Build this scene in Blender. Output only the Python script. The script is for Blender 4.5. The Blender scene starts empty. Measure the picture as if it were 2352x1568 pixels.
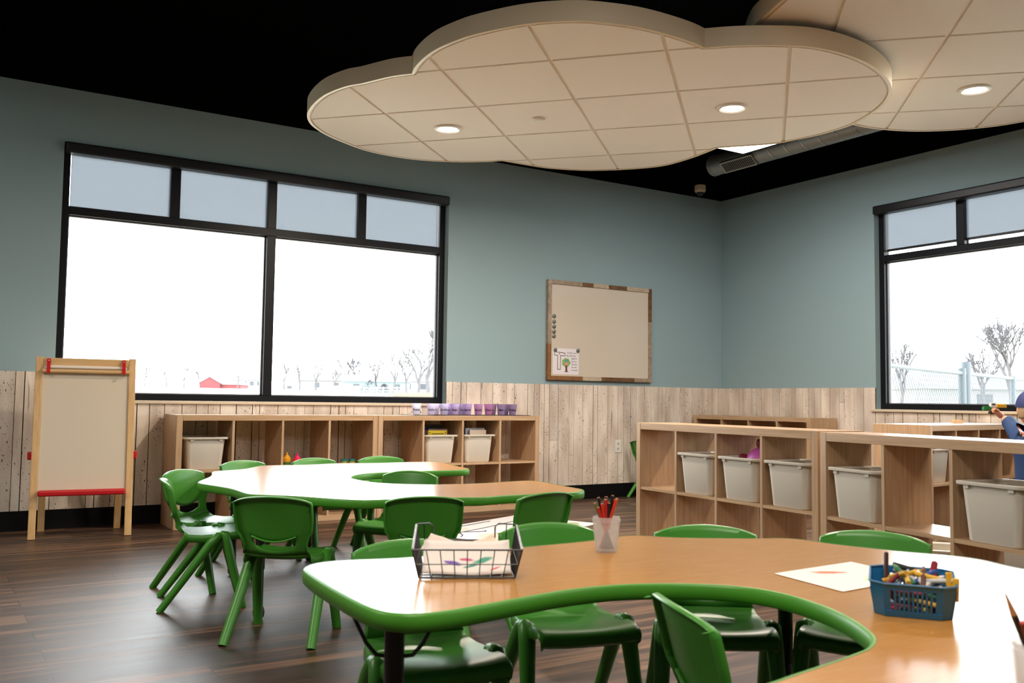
import bpy, bmesh, math, random
from mathutils import Vector, Matrix
C = bpy.context.scene.collection
PI = math.pi
rad = math.radians

# ------------------------------------------------------------------ helpers
def lin(c):
    c = c / 255.0
    return c / 12.92 if c <= 0.04045 else ((c + 0.055) / 1.055) ** 2.4

def S(r, g, b):
    return (lin(r), lin(g), lin(b), 1.0)

class MB:
    """collects verts / faces (+ material index, + tint) for one mesh"""
    def __init__(s):
        s.v = []; s.f = []; s.m = []; s.t = []; s.tint = 1.0
    def add(s, vs, fs, mi=0):
        b = len(s.v)
        s.v += [tuple(p) for p in vs]
        for f in fs:
            s.f.append(tuple(b + i for i in f)); s.m.append(mi); s.t.append(s.tint)
        return s
    def box(s, x0, x1, y0, y1, z0, z1, mi=0, M=None):
        vs = [Vector(p) for p in ((x0,y0,z0),(x1,y0,z0),(x1,y1,z0),(x0,y1,z0),(x0,y0,z1),(x1,y0,z1),(x1,y1,z1),(x0,y1,z1))]
        if M is not None: vs = [M @ p for p in vs]
        return s.add(vs, [(0,3,2,1),(4,5,6,7),(0,1,5,4),(1,2,6,5),(2,3,7,6),(3,0,4,7)], mi)
    def bar(s, a, b, w, h, mi=0, up=(0,0,1)):
        a = Vector(a); b = Vector(b); d = (b - a).normalized()
        u = Vector(up); sx = d.cross(u)
        if sx.length < 1e-5: sx = d.cross(Vector((0,1,0)))
        sx.normalize(); sy = sx.cross(d).normalized()
        vs = []
        for p in (a, b):
            for i, j in ((-1,-1),(1,-1),(1,1),(-1,1)):
                vs.append(p + sx * (i*w/2) + sy * (j*h/2))
        return s.add(vs, [(0,1,2,3),(7,6,5,4),(0,4,5,1),(1,5,6,2),(2,6,7,3),(3,7,4,0)], mi)
    def loft(s, rings, mi=0, cap0=True, cap1=True, closed=True):
        n = len(rings[0]); vs = [p for r in rings for p in r]; fs = []
        for k in range(len(rings)-1):
            for i in range(n if closed else n-1):
                j = (i+1) % n
                fs.append((k*n+i, k*n+j, (k+1)*n+j, (k+1)*n+i))
        if cap0: fs.append(tuple(range(n-1, -1, -1)))
        if cap1: fs.append(tuple((len(rings)-1)*n + i for i in range(n)))
        return s.add(vs, fs, mi)
    def tube(s, pts, r, n=10, mi=0, caps=True, flat=1.0):
        pts = [Vector(p) for p in pts]
        rs = r if isinstance(r, (list, tuple)) else [r]*len(pts)
        rings = []; up = None
        for k, p in enumerate(pts):
            d = (pts[min(k+1,len(pts)-1)] - pts[max(k-1,0)]).normalized()
            if up is None:
                up = Vector((0,0,1)) if abs(d.z) < 0.9 else Vector((1,0,0))
            sx = d.cross(up).normalized(); sy = sx.cross(d).normalized(); up = sy
            rings.append([p + sx*(math.cos(2*PI*i/n)*rs[k]) + sy*(math.sin(2*PI*i/n)*rs[k]*flat) for i in range(n)])
        return s.loft(rings, mi, caps, caps)
    def lathe(s, prof, n=24, c=(0,0,0), mi=0, cap0=True, cap1=True):
        rings = [[(c[0]+r*math.cos(2*PI*i/n), c[1]+r*math.sin(2*PI*i/n), c[2]+z) for i in range(n)] for r, z in prof]
        return s.loft(rings, mi, cap0, cap1)
    def ball(s, c, r, n=12, m=8, mi=0, sc=(1,1,1)):
        prof = [(max(1e-4, r*math.sin(PI*k/m)), -r*math.cos(PI*k/m)) for k in range(m+1)]
        rings = [[(c[0]+q*math.cos(2*PI*i/n)*sc[0], c[1]+q*math.sin(2*PI*i/n)*sc[1], c[2]+z*sc[2]) for i in range(n)] for q, z in prof]
        return s.loft(rings, mi)
    def prism(s, poly, z0, z1, mi=0):
        return s.loft([[(x,y,z0) for x,y in poly], [(x,y,z1) for x,y in poly]], mi)
    def build(s, name, mats, parent=None, smooth=35, loc=None, rot=None):
        me = bpy.data.meshes.new(name)
        me.from_pydata(s.v, [], s.f)
        mats = mats if isinstance(mats, (list, tuple)) else [mats]
        for m in mats: me.materials.append(m)
        if len(mats) > 1:
            me.polygons.foreach_set('material_index', s.m)
        if any(t != 1.0 for t in s.t):
            ca = me.color_attributes.new('tint', 'FLOAT_COLOR', 'CORNER')
            k = 0
            for p, t in zip(me.polygons, s.t):
                for _ in p.loop_indices:
                    ca.data[k].color = (t, t, t, 1); k += 1
        me.update()
        bm = bmesh.new(); bm.from_mesh(me); bmesh.ops.recalc_face_normals(bm, faces=bm.faces[:]); bm.to_mesh(me); bm.free()
        if smooth:
            me.shade_smooth(); me.set_sharp_from_angle(angle=rad(smooth))
        o = bpy.data.objects.new(name, me); C.objects.link(o)
        if parent is not None: o.parent = parent
        if loc is not None: o.location = loc
        if rot is not None: o.rotation_euler = rot
        return o

def bev(o, w=0.003, seg=2, ang=40):
    m = o.modifiers.new('edge', 'BEVEL'); m.width = w; m.segments = seg; m.limit_method = 'ANGLE'; m.angle_limit = rad(ang)
    return o

def tag(o, label=None, cat=None, group=None, kind=None):
    if label: o['label'] = label
    if cat: o['category'] = cat
    if group: o['group'] = group
    if kind: o['kind'] = kind
    return o

def thing(name, label, cat, loc=(0,0,0), rotz=0.0, group=None):
    o = bpy.data.objects.new(name, None); C.objects.link(o)
    o.location = loc; o.rotation_euler = (0,0,rotz); o.empty_display_size = 0.1
    return tag(o, label, cat, group)

def dup(root, loc, rotz, label, group=None):
    r = root.copy(); C.objects.link(r); r.location = loc; r.rotation_euler = (0,0,rotz); r['label'] = label
    if group: r['group'] = group
    def rec(a, b):
        for ch in a.children:
            c = ch.copy(); C.objects.link(c); c.parent = b; rec(ch, c)
    rec(root, r)
    return r

def struct(name, mb, m, smooth=0):
    return tag(mb.build(name, m, smooth=smooth), kind='structure')

def catmull(P, n=6, closed=True):
    out = []; N = len(P)
    rng = range(N) if closed else range(N-1)
    for i in rng:
        g = (lambda k: P[k % N]) if closed else (lambda k: P[min(max(k,0),N-1)])
        p0, p1, p2, p3 = g(i-1), g(i), g(i+1), g(i+2)
        for k in range(n):
            t = k/n
            out.append(tuple(0.5*((2*p1[c]) + (-p0[c]+p2[c])*t + (2*p0[c]-5*p1[c]+4*p2[c]-p3[c])*t*t + (-p0[c]+3*p1[c]-3*p2[c]+p3[c])*t**3) for c in range(2)))
    if not closed: out.append(P[-1])
    return out

def area2(P):
    return sum(P[i][0]*P[(i+1)%len(P)][1]-P[(i+1)%len(P)][0]*P[i][1] for i in range(len(P)))

def ccw(P):
    return P if area2(P) > 0 else P[::-1]

def offset(P, d):
    out = []; n = len(P)
    for i in range(n):
        a, b, c = Vector(P[i-1]), Vector(P[i]), Vector(P[(i+1) % n])
        t = (c - a)
        if t.length < 1e-9: t = Vector((1,0))
        t.normalize(); out.append((b.x + t.y*d, b.y - t.x*d))
    return out

def relax(P, it=1):
    for _ in range(it):
        n = len(P)
        P = [((P[i-1][0]+2*P[i][0]+P[(i+1)%n][0])/4, (P[i-1][1]+2*P[i][1]+P[(i+1)%n][1])/4) for i in range(n)]
    return P

# ------------------------------------------------------------------ materials
def nodes(name):
    m = bpy.data.materials.new(name); m.use_nodes = True
    nt = m.node_tree; b = nt.nodes['Principled BSDF']
    return m, nt, b

def mat(name, col, rough=0.5, metal=0.0, spec=0.5, coat=0.0, bump=0.0, bscale=80):
    m, nt, b = nodes(name)
    b.inputs['Base Color'].default_value = col
    b.inputs['Roughness'].default_value = rough
    b.inputs['Metallic'].default_value = metal
    b.inputs['Specular IOR Level'].default_value = spec
    b.inputs['Coat Weight'].default_value = coat
    # a faint procedural variation so that no surface is dead flat
    tc = nt.nodes.new('ShaderNodeTexCoord'); nz = nt.nodes.new('ShaderNodeTexNoise')
    nz.inputs['Scale'].default_value = bscale; nz.inputs['Detail'].default_value = 3
    nt.links.new(tc.outputs['Object'], nz.inputs['Vector'])
    mr = nt.nodes.new('ShaderNodeMapRange')
    mr.inputs['To Min'].default_value = max(0.02, rough-0.04); mr.inputs['To Max'].default_value = min(1, rough+0.04)
    nt.links.new(nz.outputs['Fac'], mr.inputs['Value']); nt.links.new(mr.outputs['Result'], b.inputs['Roughness'])
    if bump:
        bp = nt.nodes.new('ShaderNodeBump'); bp.inputs['Strength'].default_value = bump; bp.inputs['Distance'].default_value = 0.002
        nt.links.new(nz.outputs['Fac'], bp.inputs['Height']); nt.links.new(bp.outputs['Normal'], b.inputs['Normal'])
    return m

def wood(name, c1, c2, scale=(3,3,3), stretch=(14,14,0.8), rough=0.45, spec=0.4):
    m, nt, b = nodes(name)
    tc = nt.nodes.new('ShaderNodeTexCoord'); mp = nt.nodes.new('ShaderNodeMapping')
    mp.inputs['Scale'].default_value = stretch
    nz = nt.nodes.new('ShaderNodeTexNoise'); nz.inputs['Scale'].default_value = scale[0]; nz.inputs['Detail'].default_value = 6; nz.inputs['Distortion'].default_value = 0.6
    cr = nt.nodes.new('ShaderNodeValToRGB'); cr.color_ramp.elements[0].color = c1; cr.color_ramp.elements[1].color = c2
    cr.color_ramp.elements[0].position = 0.32; cr.color_ramp.elements[1].position = 0.7
    nt.links.new(tc.outputs['Object'], mp.inputs['Vector']); nt.links.new(mp.outputs['Vector'], nz.inputs['Vector'])
    nt.links.new(nz.outputs['Fac'], cr.inputs['Fac']); nt.links.new(cr.outputs['Color'], b.inputs['Base Color'])
    b.inputs['Roughness'].default_value = rough; b.inputs['Specular IOR Level'].default_value = spec
    return m

def emit(name, col, st):
    m = bpy.data.materials.new(name); m.use_nodes = True; nt = m.node_tree; nt.nodes.clear()
    e = nt.nodes.new('ShaderNodeEmission'); o = nt.nodes.new('ShaderNodeOutputMaterial')
    e.inputs['Color'].default_value = col; e.inputs['Strength'].default_value = st
    nt.links.new(e.outputs[0], o.inputs[0]); return m

def glass(name, tint=(0.97,0.985,0.98,1), refl=1.0):
    m = bpy.data.materials.new(name); m.use_nodes = True; nt = m.node_tree; nt.nodes.clear()
    o = nt.nodes.new('ShaderNodeOutputMaterial'); mx = nt.nodes.new('ShaderNodeMixShader')
    t = nt.nodes.new('ShaderNodeBsdfTransparent'); g = nt.nodes.new('ShaderNodeBsdfGlossy'); f = nt.nodes.new('ShaderNodeFresnel')
    t.inputs['Color'].default_value = tint; g.inputs['Roughness'].default_value = 0.02; f.inputs['IOR'].default_value = 1.45
    mu = nt.nodes.new('ShaderNodeMath'); mu.operation = 'MULTIPLY'; mu.inputs[1].default_value = refl
    nt.links.new(f.outputs[0], mu.inputs[0]); nt.links.new(mu.outputs[0], mx.inputs[0])
    nt.links.new(t.outputs[0], mx.inputs[1]); nt.links.new(g.outputs[0], mx.inputs[2]); nt.links.new(mx.outputs[0], o.inputs[0])
    return m

def translucent(name, col, fac_t=0.5, clear=0.0, rough=0.5):
    """diffuse + translucent + a little straight-through light (fabric weave, frosted plastic)"""
    m = bpy.data.materials.new(name); m.use_nodes = True; nt = m.node_tree; nt.nodes.clear()
    o = nt.nodes.new('ShaderNodeOutputMaterial')
    d = nt.nodes.new('ShaderNodeBsdfDiffuse'); t = nt.nodes.new('ShaderNodeBsdfTranslucent'); tr = nt.nodes.new('ShaderNodeBsdfTransparent')
    for n in (d, t): n.inputs['Color'].default_value = col
    a = nt.nodes.new('ShaderNodeMixShader'); a.inputs[0].default_value = fac_t
    b = nt.nodes.new('ShaderNodeMixShader'); b.inputs[0].default_value = clear
    nt.links.new(d.outputs[0], a.inputs[1]); nt.links.new(t.outputs[0], a.inputs[2])
    nt.links.new(a.outputs[0], b.inputs[1]); nt.links.new(tr.outputs[0], b.inputs[2]); nt.links.new(b.outputs[0], o.inputs[0])
    return m

WALL = mat('teal_paint', S(150,174,180), 0.75, spec=0.25, bump=0.08, bscale=220)
BLACKCEIL = mat('black_ceiling_paint', (0.0025,0.0025,0.0028,1), 0.95, spec=0.03)
BASEB = mat('black_rubber_base', (0.004,0.004,0.005,1), 0.5, spec=0.15)
GREEN = mat('green_plastic', (0.055,0.255,0.025,1), 0.36, spec=0.42, bump=0.05, bscale=400)
GREENE = mat('green_edge', (0.065,0.27,0.02,1), 0.42, spec=0.4)
KV = wood('oak_vertical', S(176,142,108), S(198,166,132), stretch=(22,22,1.2), rough=0.42)
KH = wood('oak_horizontal', S(176,142,108), S(198,166,132), stretch=(1.2,22,22), rough=0.27, spec=0.5)
TOPW = wood('maple_laminate', S(180,124,54), S(190,134,62), stretch=(4,30,30), rough=0.2, spec=0.55)
UNDER = mat('brown_underside', (0.04,0.03,0.02,1), 0.7)
BIN = mat('bin_plastic', S(214,206,192), 0.42, spec=0.4)
BLACKM = mat('black_metal', (0.008,0.008,0.01,1), 0.4, metal=0.0, spec=0.45)
FRAMEM = mat('window_black_aluminium', (0.005,0.006,0.009,1), 0.45, spec=0.22)
FRAMELIT = mat('window_daylit_inner', (0.16,0.16,0.19,1), 0.5)
LEGM = mat('dark_leg', (0.02,0.018,0.018,1), 0.32, metal=0.3)
CHROME = mat('chrome', (0.6,0.6,0.6,1), 0.18, metal=1.0)
WHITE = mat('white_plastic', S(235,232,225), 0.45)
TILE = mat('ceiling_tile', S(242,236,228), 0.9, spec=0.15, bump=0.25, bscale=180)
GRID = mat('ceiling_grid', S(240,236,228), 0.6, spec=0.3)
RIM = mat('cloud_rim', S(224,208,180), 0.4, spec=0.45)
LENS = emit('lamp_lens', (1.0,0.9,0.8,1), 14)
PANELE = emit('panel_diffuser', (1.0,0.98,0.95,1), 9)
GLASS = glass('window_glass')
PINE = wood('pine', S(206,164,110), S(222,184,132), stretch=(18,18,0.9), rough=0.5)
PINEH = wood('pine_h', S(206,164,110), S(222,184,132), stretch=(0.9,18,18), rough=0.5)
RED = mat('red_plastic', (0.55,0.01,0.015,1), 0.35)
EBOARD = mat('easel_board', S(214,200,178), 0.42)
WBOARD = mat('whiteboard_enamel', S(214,203,186), 0.045, spec=0.75)
PAPER = mat('paper', S(236,226,216), 0.8)
GALV = mat('galvanised', (0.33,0.35,0.34,1), 0.42, metal=0.7)
BLUEB = mat('blue_basket_plastic', (0.01,0.14,0.33,1), 0.35)
INK = mat('black_ink', (0.02,0.015,0.02,1), 0.6)
DARKIN = mat('dark_grille', (0.004,0.004,0.004,1), 0.6)
SILLM = mat('sill_cream', S(216,200,176), 0.45)

def floor_material():
    m, nt, b = nodes('dark_plank_floor'); L = nt.links.new
    tc = nt.nodes.new('ShaderNodeTexCoord')
    br = nt.nodes.new('ShaderNodeTexBrick')
    br.offset = 0.37; br.inputs['Scale'].default_value = 1.0
    br.inputs['Brick Width'].default_value = 1.22; br.inputs['Row Height'].default_value = 0.155
    br.inputs['Mortar Size'].default_value = 0.0016; br.inputs['Mortar Smooth'].default_value = 0.2
    br.inputs['Color1'].default_value = (0.2,0.2,0.2,1); br.inputs['Color2'].default_value = (0.9,0.9,0.9,1); br.inputs['Mortar'].default_value = (0,0,0,1)
    L(tc.outputs['Object'], br.inputs['Vector'])
    mp = nt.nodes.new('ShaderNodeMapping'); mp.inputs['Scale'].default_value = (0.7, 14, 14)
    L(tc.outputs['Object'], mp.inputs['Vector'])
    add = nt.nodes.new('ShaderNodeVectorMath'); add.operation = 'ADD'
    sc = nt.nodes.new('ShaderNodeVectorMath'); sc.operation = 'SCALE'; sc.inputs['Scale'].default_value = 9.0
    L(br.outputs['Color'], sc.inputs[0]); L(mp.outputs['Vector'], add.inputs[0]); L(sc.outputs[0], add.inputs[1])
    nz = nt.nodes.new('ShaderNodeTexNoise'); nz.inputs['Scale'].default_value = 1.6; nz.inputs['Detail'].default_value = 8; nz.inputs['Roughness'].default_value = 0.62
    L(add.outputs[0], nz.inputs['Vector'])
    mx = nt.nodes.new('ShaderNodeMath'); mx.operation = 'MULTIPLY_ADD'; mx.inputs[1].default_value = 0.16; 
    L(br.outputs['Color'], mx.inputs[0]); L(nz.outputs['Fac'], mx.inputs[2])
    cr = nt.nodes.new('ShaderNodeValToRGB')
    e = cr.color_ramp.elements; e[0].position = 0.36; e[0].color = (0.016,0.009,0.0065,1); e[1].position = 0.80; e[1].color = (0.26,0.135,0.072,1)
    k = e.new(0.58); k.color = (0.055,0.029,0.018,1)
    L(mx.outputs[0], cr.inputs['Fac'])
    mo = nt.nodes.new('ShaderNodeMix'); mo.data_type = 'RGBA'; mo.inputs['B'].default_value = (0.006,0.004,0.003,1)
    L(br.outputs['Fac'], mo.inputs['Factor']); L(cr.outputs['Color'], mo.inputs['A']); L(mo.outputs['Result'], b.inputs['Base Color'])
    mr = nt.nodes.new('ShaderNodeMapRange'); mr.inputs['To Min'].default_value = 0.33; mr.inputs['To Max'].default_value = 0.52; b.inputs['Specular IOR Level'].default_value = 0.62
    L(nz.outputs['Fac'], mr.inputs['Value']); L(mr.outputs['Result'], b.inputs['Roughness'])
    bp = nt.nodes.new('ShaderNodeBump'); bp.inputs['Strength'].default_value = 0.12; bp.inputs['Distance'].default_value = 0.002
    L(nz.outputs['Fac'], bp.inputs['Height']); L(bp.outputs['Normal'], b.inputs['Normal'])
    return m

def wainscot_material():
    m, nt, b = nodes('whitewashed_boards'); L = nt.links.new
    tc = nt.nodes.new('ShaderNodeTexCoord')
    at = nt.nodes.new('ShaderNodeVertexColor'); at.layer_name = 'tint'
    def noise(scale, st, det=4):
        mp = nt.nodes.new('ShaderNodeMapping'); mp.inputs['Scale'].default_value = st
        n = nt.nodes.new('ShaderNodeTexNoise'); n.inputs['Scale'].default_value = scale; n.inputs['Detail'].default_value = det
        L(tc.outputs['Object'], mp.inputs['Vector']); L(mp.outputs['Vector'], n.inputs['Vector']); return n
    def ramp(n, p0, p1, inv=False):
        r = nt.nodes.new('ShaderNodeMapRange'); r.inputs['From Min'].default_value = p0; r.inputs['From Max'].default_value = p1
        if inv: r.inputs['To Min'].default_value = 1; r.inputs['To Max'].default_value = 0
        L(n.outputs['Fac'], r.inputs['Value']); return r
    base = noise(1.0, (9,9,2.2)); cr = nt.nodes.new('ShaderNodeValToRGB')
    cr.color_ramp.elements[0].color = S(205,188,172); cr.color_ramp.elements[1].color = S(238,226,212)
    cr.color_ramp.elements[0].position = 0.35; cr.color_ramp.elements[1].position = 0.65
    L(base.outputs['Fac'], cr.inputs['Fac'])
    mul = nt.nodes.new('ShaderNodeMix'); mul.data_type = 'RGBA'; mul.blend_type = 'MULTIPLY'; mul.inputs['Factor'].default_value = 1
    L(cr.outputs['Color'], mul.inputs['A']); L(at.outputs['Color'], mul.inputs['B'])
    spk = ramp(noise(1.0, (120,120,55), 2), 0.655, 0.685)
    zone = ramp(noise(1.0, (7,7,3.0), 2), 0.42, 0.56)
    m1 = nt.nodes.new('ShaderNodeMath'); m1.operation = 'MULTIPLY'; L(spk.outputs[0], m1.inputs[0]); L(zone.outputs[0], m1.inputs[1])
    stk = ramp(noise(1.0, (30,30,3.4), 3), 0.68, 0.76)
    m2 = nt.nodes.new('ShaderNodeMath'); m2.operation = 'MULTIPLY'; m2.inputs[1].default_value = 0.55; L(stk.outputs[0], m2.inputs[0])
    mxm = nt.nodes.new('ShaderNodeMath'); mxm.operation = 'MAXIMUM'; L(m1.outputs[0], mxm.inputs[0]); L(m2.outputs[0], mxm.inputs[1])
    mx = nt.nodes.new('ShaderNodeMix'); mx.data_type = 'RGBA'; mx.inputs['B'].default_value = (0.035,0.026,0.02,1)
    L(mxm.outputs[0], mx.inputs['Factor']); L(mul.outputs['Result'], mx.inputs['A']); L(mx.outputs['Result'], b.inputs['Base Color'])
    b.inputs['Roughness'].default_value = 0.6; b.inputs['Specular IOR Level'].default_value = 0.3
    return m

FLOORM = floor_material(); BOARD = wainscot_material()
GAPM = mat('board_gap', (0.02,0.014,0.01,1), 0.9, spec=0.05)

# ------------------------------------------------------------------ camera
F = 2132.044; YAW, PITCH, ROLL = 1.00687, 0.063604, 0.012965
CAM = Vector((-6.940, -6.929, 0.894))
def camera():
    cy, sy, cp, sp = math.cos(YAW), math.sin(YAW), math.cos(PITCH), math.sin(PITCH)
    fw = Vector((cy*cp, sy*cp, sp)); r0 = Vector((sy,-cy,0)); u0 = r0.cross(fw)
    cr, sr = math.cos(ROLL), math.sin(ROLL); r = cr*r0 + sr*u0; u = -sr*r0 + cr*u0
    cd = bpy.data.cameras.new('camera'); cd.lens = F*36/2352; cd.sensor_width = 36; cd.sensor_fit = 'HORIZONTAL'; cd.clip_end = 2000; cd.clip_start = 0.05
    cd.dof.use_dof = True; cd.dof.focus_distance = 5.6; cd.dof.aperture_fstop = 7.5
    o = bpy.data.objects.new('camera', cd); C.objects.link(o)
    M = Matrix((r, u, -fw)).transposed().to_4x4(); M.translation = CAM; o.matrix_world = M
    bpy.context.scene.camera = o
camera()

# ------------------------------------------------------------------ the room
H, WZ, BZ = 2.995, 1.046, 0.13           # H: where the teal paint ends
HC = 3.55                                # black painted deck above
X0, Y0 = -9.6, -9.4                      # the two walls behind the camera
T = 0.17                                 # wall thickness
SILL, HEAD = 0.862, 2.625
W1 = (-6.198, -3.212); W2 = (-4.825, -1.838)
struct('floor', MB().box(X0-T, T, Y0-T, T, -0.2, 0), FLOORM)
struct('ceiling', MB().box(X0-T, T, Y0-T, T, HC, HC+0.2), BLACKCEIL)
struct('wall_left', MB().box(X0, W1[0], 0, T, 0, H).box(W1[1], T, 0, T, 0, H).box(W1[0], W1[1], 0, T, 0, SILL-0.022).box(W1[0], W1[1], 0, T, HEAD, H).box(X0, T, 0, T, H, HC, 1), [WALL, BLACKCEIL])
struct('wall_right', MB().box(0, T, Y0, W2[0], 0, H).box(0, T, W2[1], 0, 0, H).box(0, T, W2[0], W2[1], 0, SILL-0.022).box(0, T, W2[0], W2[1], HEAD, H).box(0, T, Y0, 0, H, HC, 1), [WALL, BLACKCEIL])
struct('wall_back', MB().box(X0-T, T, Y0-T, Y0, 0, H).box(X0-T, T, Y0-T, Y0, H, HC, 1), [WALL, BLACKCEIL])
struct('wall_side', MB().box(X0-T, X0, Y0, T, 0, H).box(X0-T, X0, Y0, T, H, HC, 1), [WALL, BLACKCEIL])

rnd = random.Random(11)
def boards(name, a, b, along, cuts=()):
    """vertical boards of uneven width with dark gaps, on wall plane 0; along = 'x' or 'y'"""
    mb = MB(); x = a
    th = 0.011
    def put(x0, x1, z0, z1, t, mi):
        if along == 'x': mb.box(x0, x1, -t, -0.0005, z0, z1, mi)
        else: mb.box(-t, -0.0005, x0, x1, z0, z1, mi)
    segs = sorted(set([a, b] + [c for cu in cuts for c in cu[:2] if a < c < b]))
    for s0, s1 in zip(segs[:-1], segs[1:]):
        top = WZ
        for c0, c1, zc in cuts:
            if s0 >= c0 - 1e-6 and s1 <= c1 + 1e-6: top = zc
        mb.tint = 1.0; put(s0, s1, BZ-0.01, top, 0.004, 1)
        x = s0
        while x < s1 - 1e-6:
            w = rnd.choice((0.055, 0.07, 0.085, 0.1, 0.12, 0.14)); w = min(w, s1 - x)
            if s1 - x - w < 0.04: w = s1 - x
            g = rnd.choice((0.0012, 0.0018, 0.0026, 0.0034))
            zs = [BZ-0.01, top]
            if top > 0.95 and rnd.random() < 0.35: zs.insert(1, rnd.uniform(0.25, top-0.12))
            for z0, z1 in zip(zs[:-1], zs[1:]):
                mb.tint = rnd.choice((0.86, 0.92, 0.97, 1.02, 1.05))*rnd.uniform(0.97,1.0301)
                put(x+g, x+w-g, z0+0.0012, z1-(0.0012 if z1 < top else 0), th, 0)
            x += w
    mb.tint = 1.0
    return tag(mb.build(name, [BOARD, GAPM], smooth=0), kind='structure')
boards('trim_1', X0, 0.0, 'x', [(W1[0], W1[1], SILL-0.022)])
boards('trim_2', Y0, -0.011, 'y', [(W2[0], W2[1], SILL-0.022)])
struct('trim_3', MB().box(X0, 0, Y0, Y0+0.011, BZ, WZ), BOARD)
struct('trim_4', MB().box(X0, X0+0.011, Y0, 0, BZ, WZ), BOARD)
struct('baseboard_left', MB().box(X0, 0, -0.014, 0, 0, BZ), BASEB)
struct('baseboard_right', MB().box(-0.014, 0, Y0, -0.014, 0, BZ), BASEB)

FABRIC = translucent('roller_shade_fabric', (0.15,0.17,0.20,1), 0.6, 0.011)
def window(name, a, b, M, hem, label):
    """built in a local frame: x along the opening (0..b-a), y outward through the wall, z up; M places it"""
    W = b - a
    root = bpy.data.objects.new(name, None); C.objects.link(root); root.matrix_world = M; tag(root, label, 'window', kind='structure')
    fy0, fy1 = 0.062, 0.135
    zt0, zt1 = 2.137, 2.195
    um = [W*0.2525, W*0.494, W*0.744]
    mb = MB()
    mb.box(0, 0.05, fy0, fy1, SILL, HEAD); mb.box(W-0.05, W, fy0, fy1, SILL, HEAD)
    mb.box(0.05, W-0.05, fy0, fy1, SILL, SILL+0.046); mb.box(0.05, W-0.05, fy0, fy1, 2.565, HEAD)
    mb.box(0.05, W-0.05, fy0, fy1, zt0, zt1)
    mb.box(um[1]-0.034, um[1]+0.034, fy0, fy1, SILL+0.046, zt0)
    for q in um: mb.box(q-0.034, q+0.034, fy0, 0.1, zt1, 2.565); mb.box(q-0.034, q+0.034, 0.112, fy1, zt1, 2.565)
    bev(mb.build('window_frame', FRAMEM, root, smooth=0), 0.002, 1)
    # thin glazing stops; daylight on the frame's inner sides is put into their grey
    g = MB()
    for x0, x1 in ((0.05, um[1]-0.034), (um[1]+0.034, W-0.05)):
        z0, z1 = SILL+0.046, zt0
        g.box(x0, x0+0.01, 0.1, 0.128, z0, z1); g.box(x1-0.01, x1, 0.1, 0.128, z0, z1); g.box(x0, x1, 0.1, 0.128, z0, z0+0.008); g.box(x0, x1, 0.1, 0.128, z1-0.01, z1)
    g.build('glazing_bead', FRAMELIT, root, smooth=0)
    for x0, x1 in ((0.05, um[1]-0.034), (um[1]+0.034, W-0.05)):
        MB().box(x0, x1, 0.118, 0.122, SILL+0.046, zt0).build('pane', GLASS, root, smooth=0)
    qs = [0.05] + [v for q in um for v in (q-0.034, q+0.034)] + [W-0.05]
    for k in range(4):
        MB().box(qs[2*k], qs[2*k+1], 0.118, 0.122, zt1, 2.565).build('pane', GLASS, root, smooth=0)
    bev(MB().box(-0.03, W+0.03, -0.03, 0.062, SILL-0.022, SILL).build('window_sill', SILLM, root, smooth=0), 0.003, 2)
    # roller shade in its cassette, drawn down over the transom lights
    sh = MB(); sh.box(0.006, W-0.006, -0.034, 0.06, 2.548, 2.622)
    c = bev(sh.build('shade_cassette', BLACKM, root, smooth=0), 0.012, 3)
    MB().add([(0.058,0.105,hem),(W-0.058,0.105,hem),(W-0.058,0.105,2.57),(0.058,0.105,2.57)],[(0,1,2,3)]).build('shade_fabric', FABRIC, root, smooth=0)
    MB().box(0.054, W-0.054, 0.1, 0.11, hem-0.014, hem+0.006).build('shade_hem_bar', BLACKM, root, smooth=0)
    return root
window('window_1', W1[0], W1[1], Matrix.Translation((W1[0],0,0)), 2.17, 'wide black framed window behind the easel with four shaded upper lights')
window('window_2', W2[0], W2[1], Matrix(((0,1,0,0),(-1,0,0,W2[1]),(0,0,1,0),(0,0,0,1))), 2.243, 'black framed window above the cubby unit where the child plays')
FAR=[(-5.898,-2.716),(-5.909,-2.805),(-5.878,-2.952),(-5.850,-3.111),(-5.855,-3.321),(-5.823,-3.373),(-5.721,-3.474),(-5.637,-3.618),(-5.556,-3.715),(-5.475,-3.728),(-5.166,-3.788),(-5.112,-3.814),(-5.001,-3.794),(-4.837,-3.795),(-4.648,-3.804),(-4.556,-3.744),(-4.533,-3.648),(-4.519,-3.496),(-4.486,-3.290),(-4.571,-3.252),(-4.731,-3.281),(-4.891,-3.282),(-5.042,-3.238),(-5.164,-3.137),(-5.216,-3.018),(-5.224,-2.863),(-5.206,-2.766),(-5.138,-2.656),(-5.015,-2.561),(-4.891,-2.552),(-4.762,-2.543),(-4.587,-2.551),(-4.445,-2.543),(-4.393,-2.461),(-4.365,-2.292),(-4.302,-1.963),(-4.357,-1.900),(-4.520,-1.878),(-4.694,-1.891),(-4.834,-1.837),(-4.940,-1.835),(-5.113,-1.881),(-5.300,-1.844),(-5.394,-1.915),(-5.511,-2.071),(-5.662,-2.137),(-5.707,-2.210),(-5.733,-2.317),(-5.781,-2.464),(-5.842,-2.594)]
NEARO=[(-6.219,-4.955),(-6.200,-4.917),(-6.163,-4.886),(-6.087,-4.881),(-5.938,-4.919),(-5.613,-4.911),(-5.397,-4.906),(-5.265,-4.874),(-5.216,-4.890),(-5.145,-4.973),(-4.958,-5.088),(-4.896,-5.111),(-4.860,-5.157),(-4.856,-5.213),(-4.835,-5.309),(-4.779,-5.451),(-4.736,-5.519),(-4.726,-5.604)]
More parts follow.
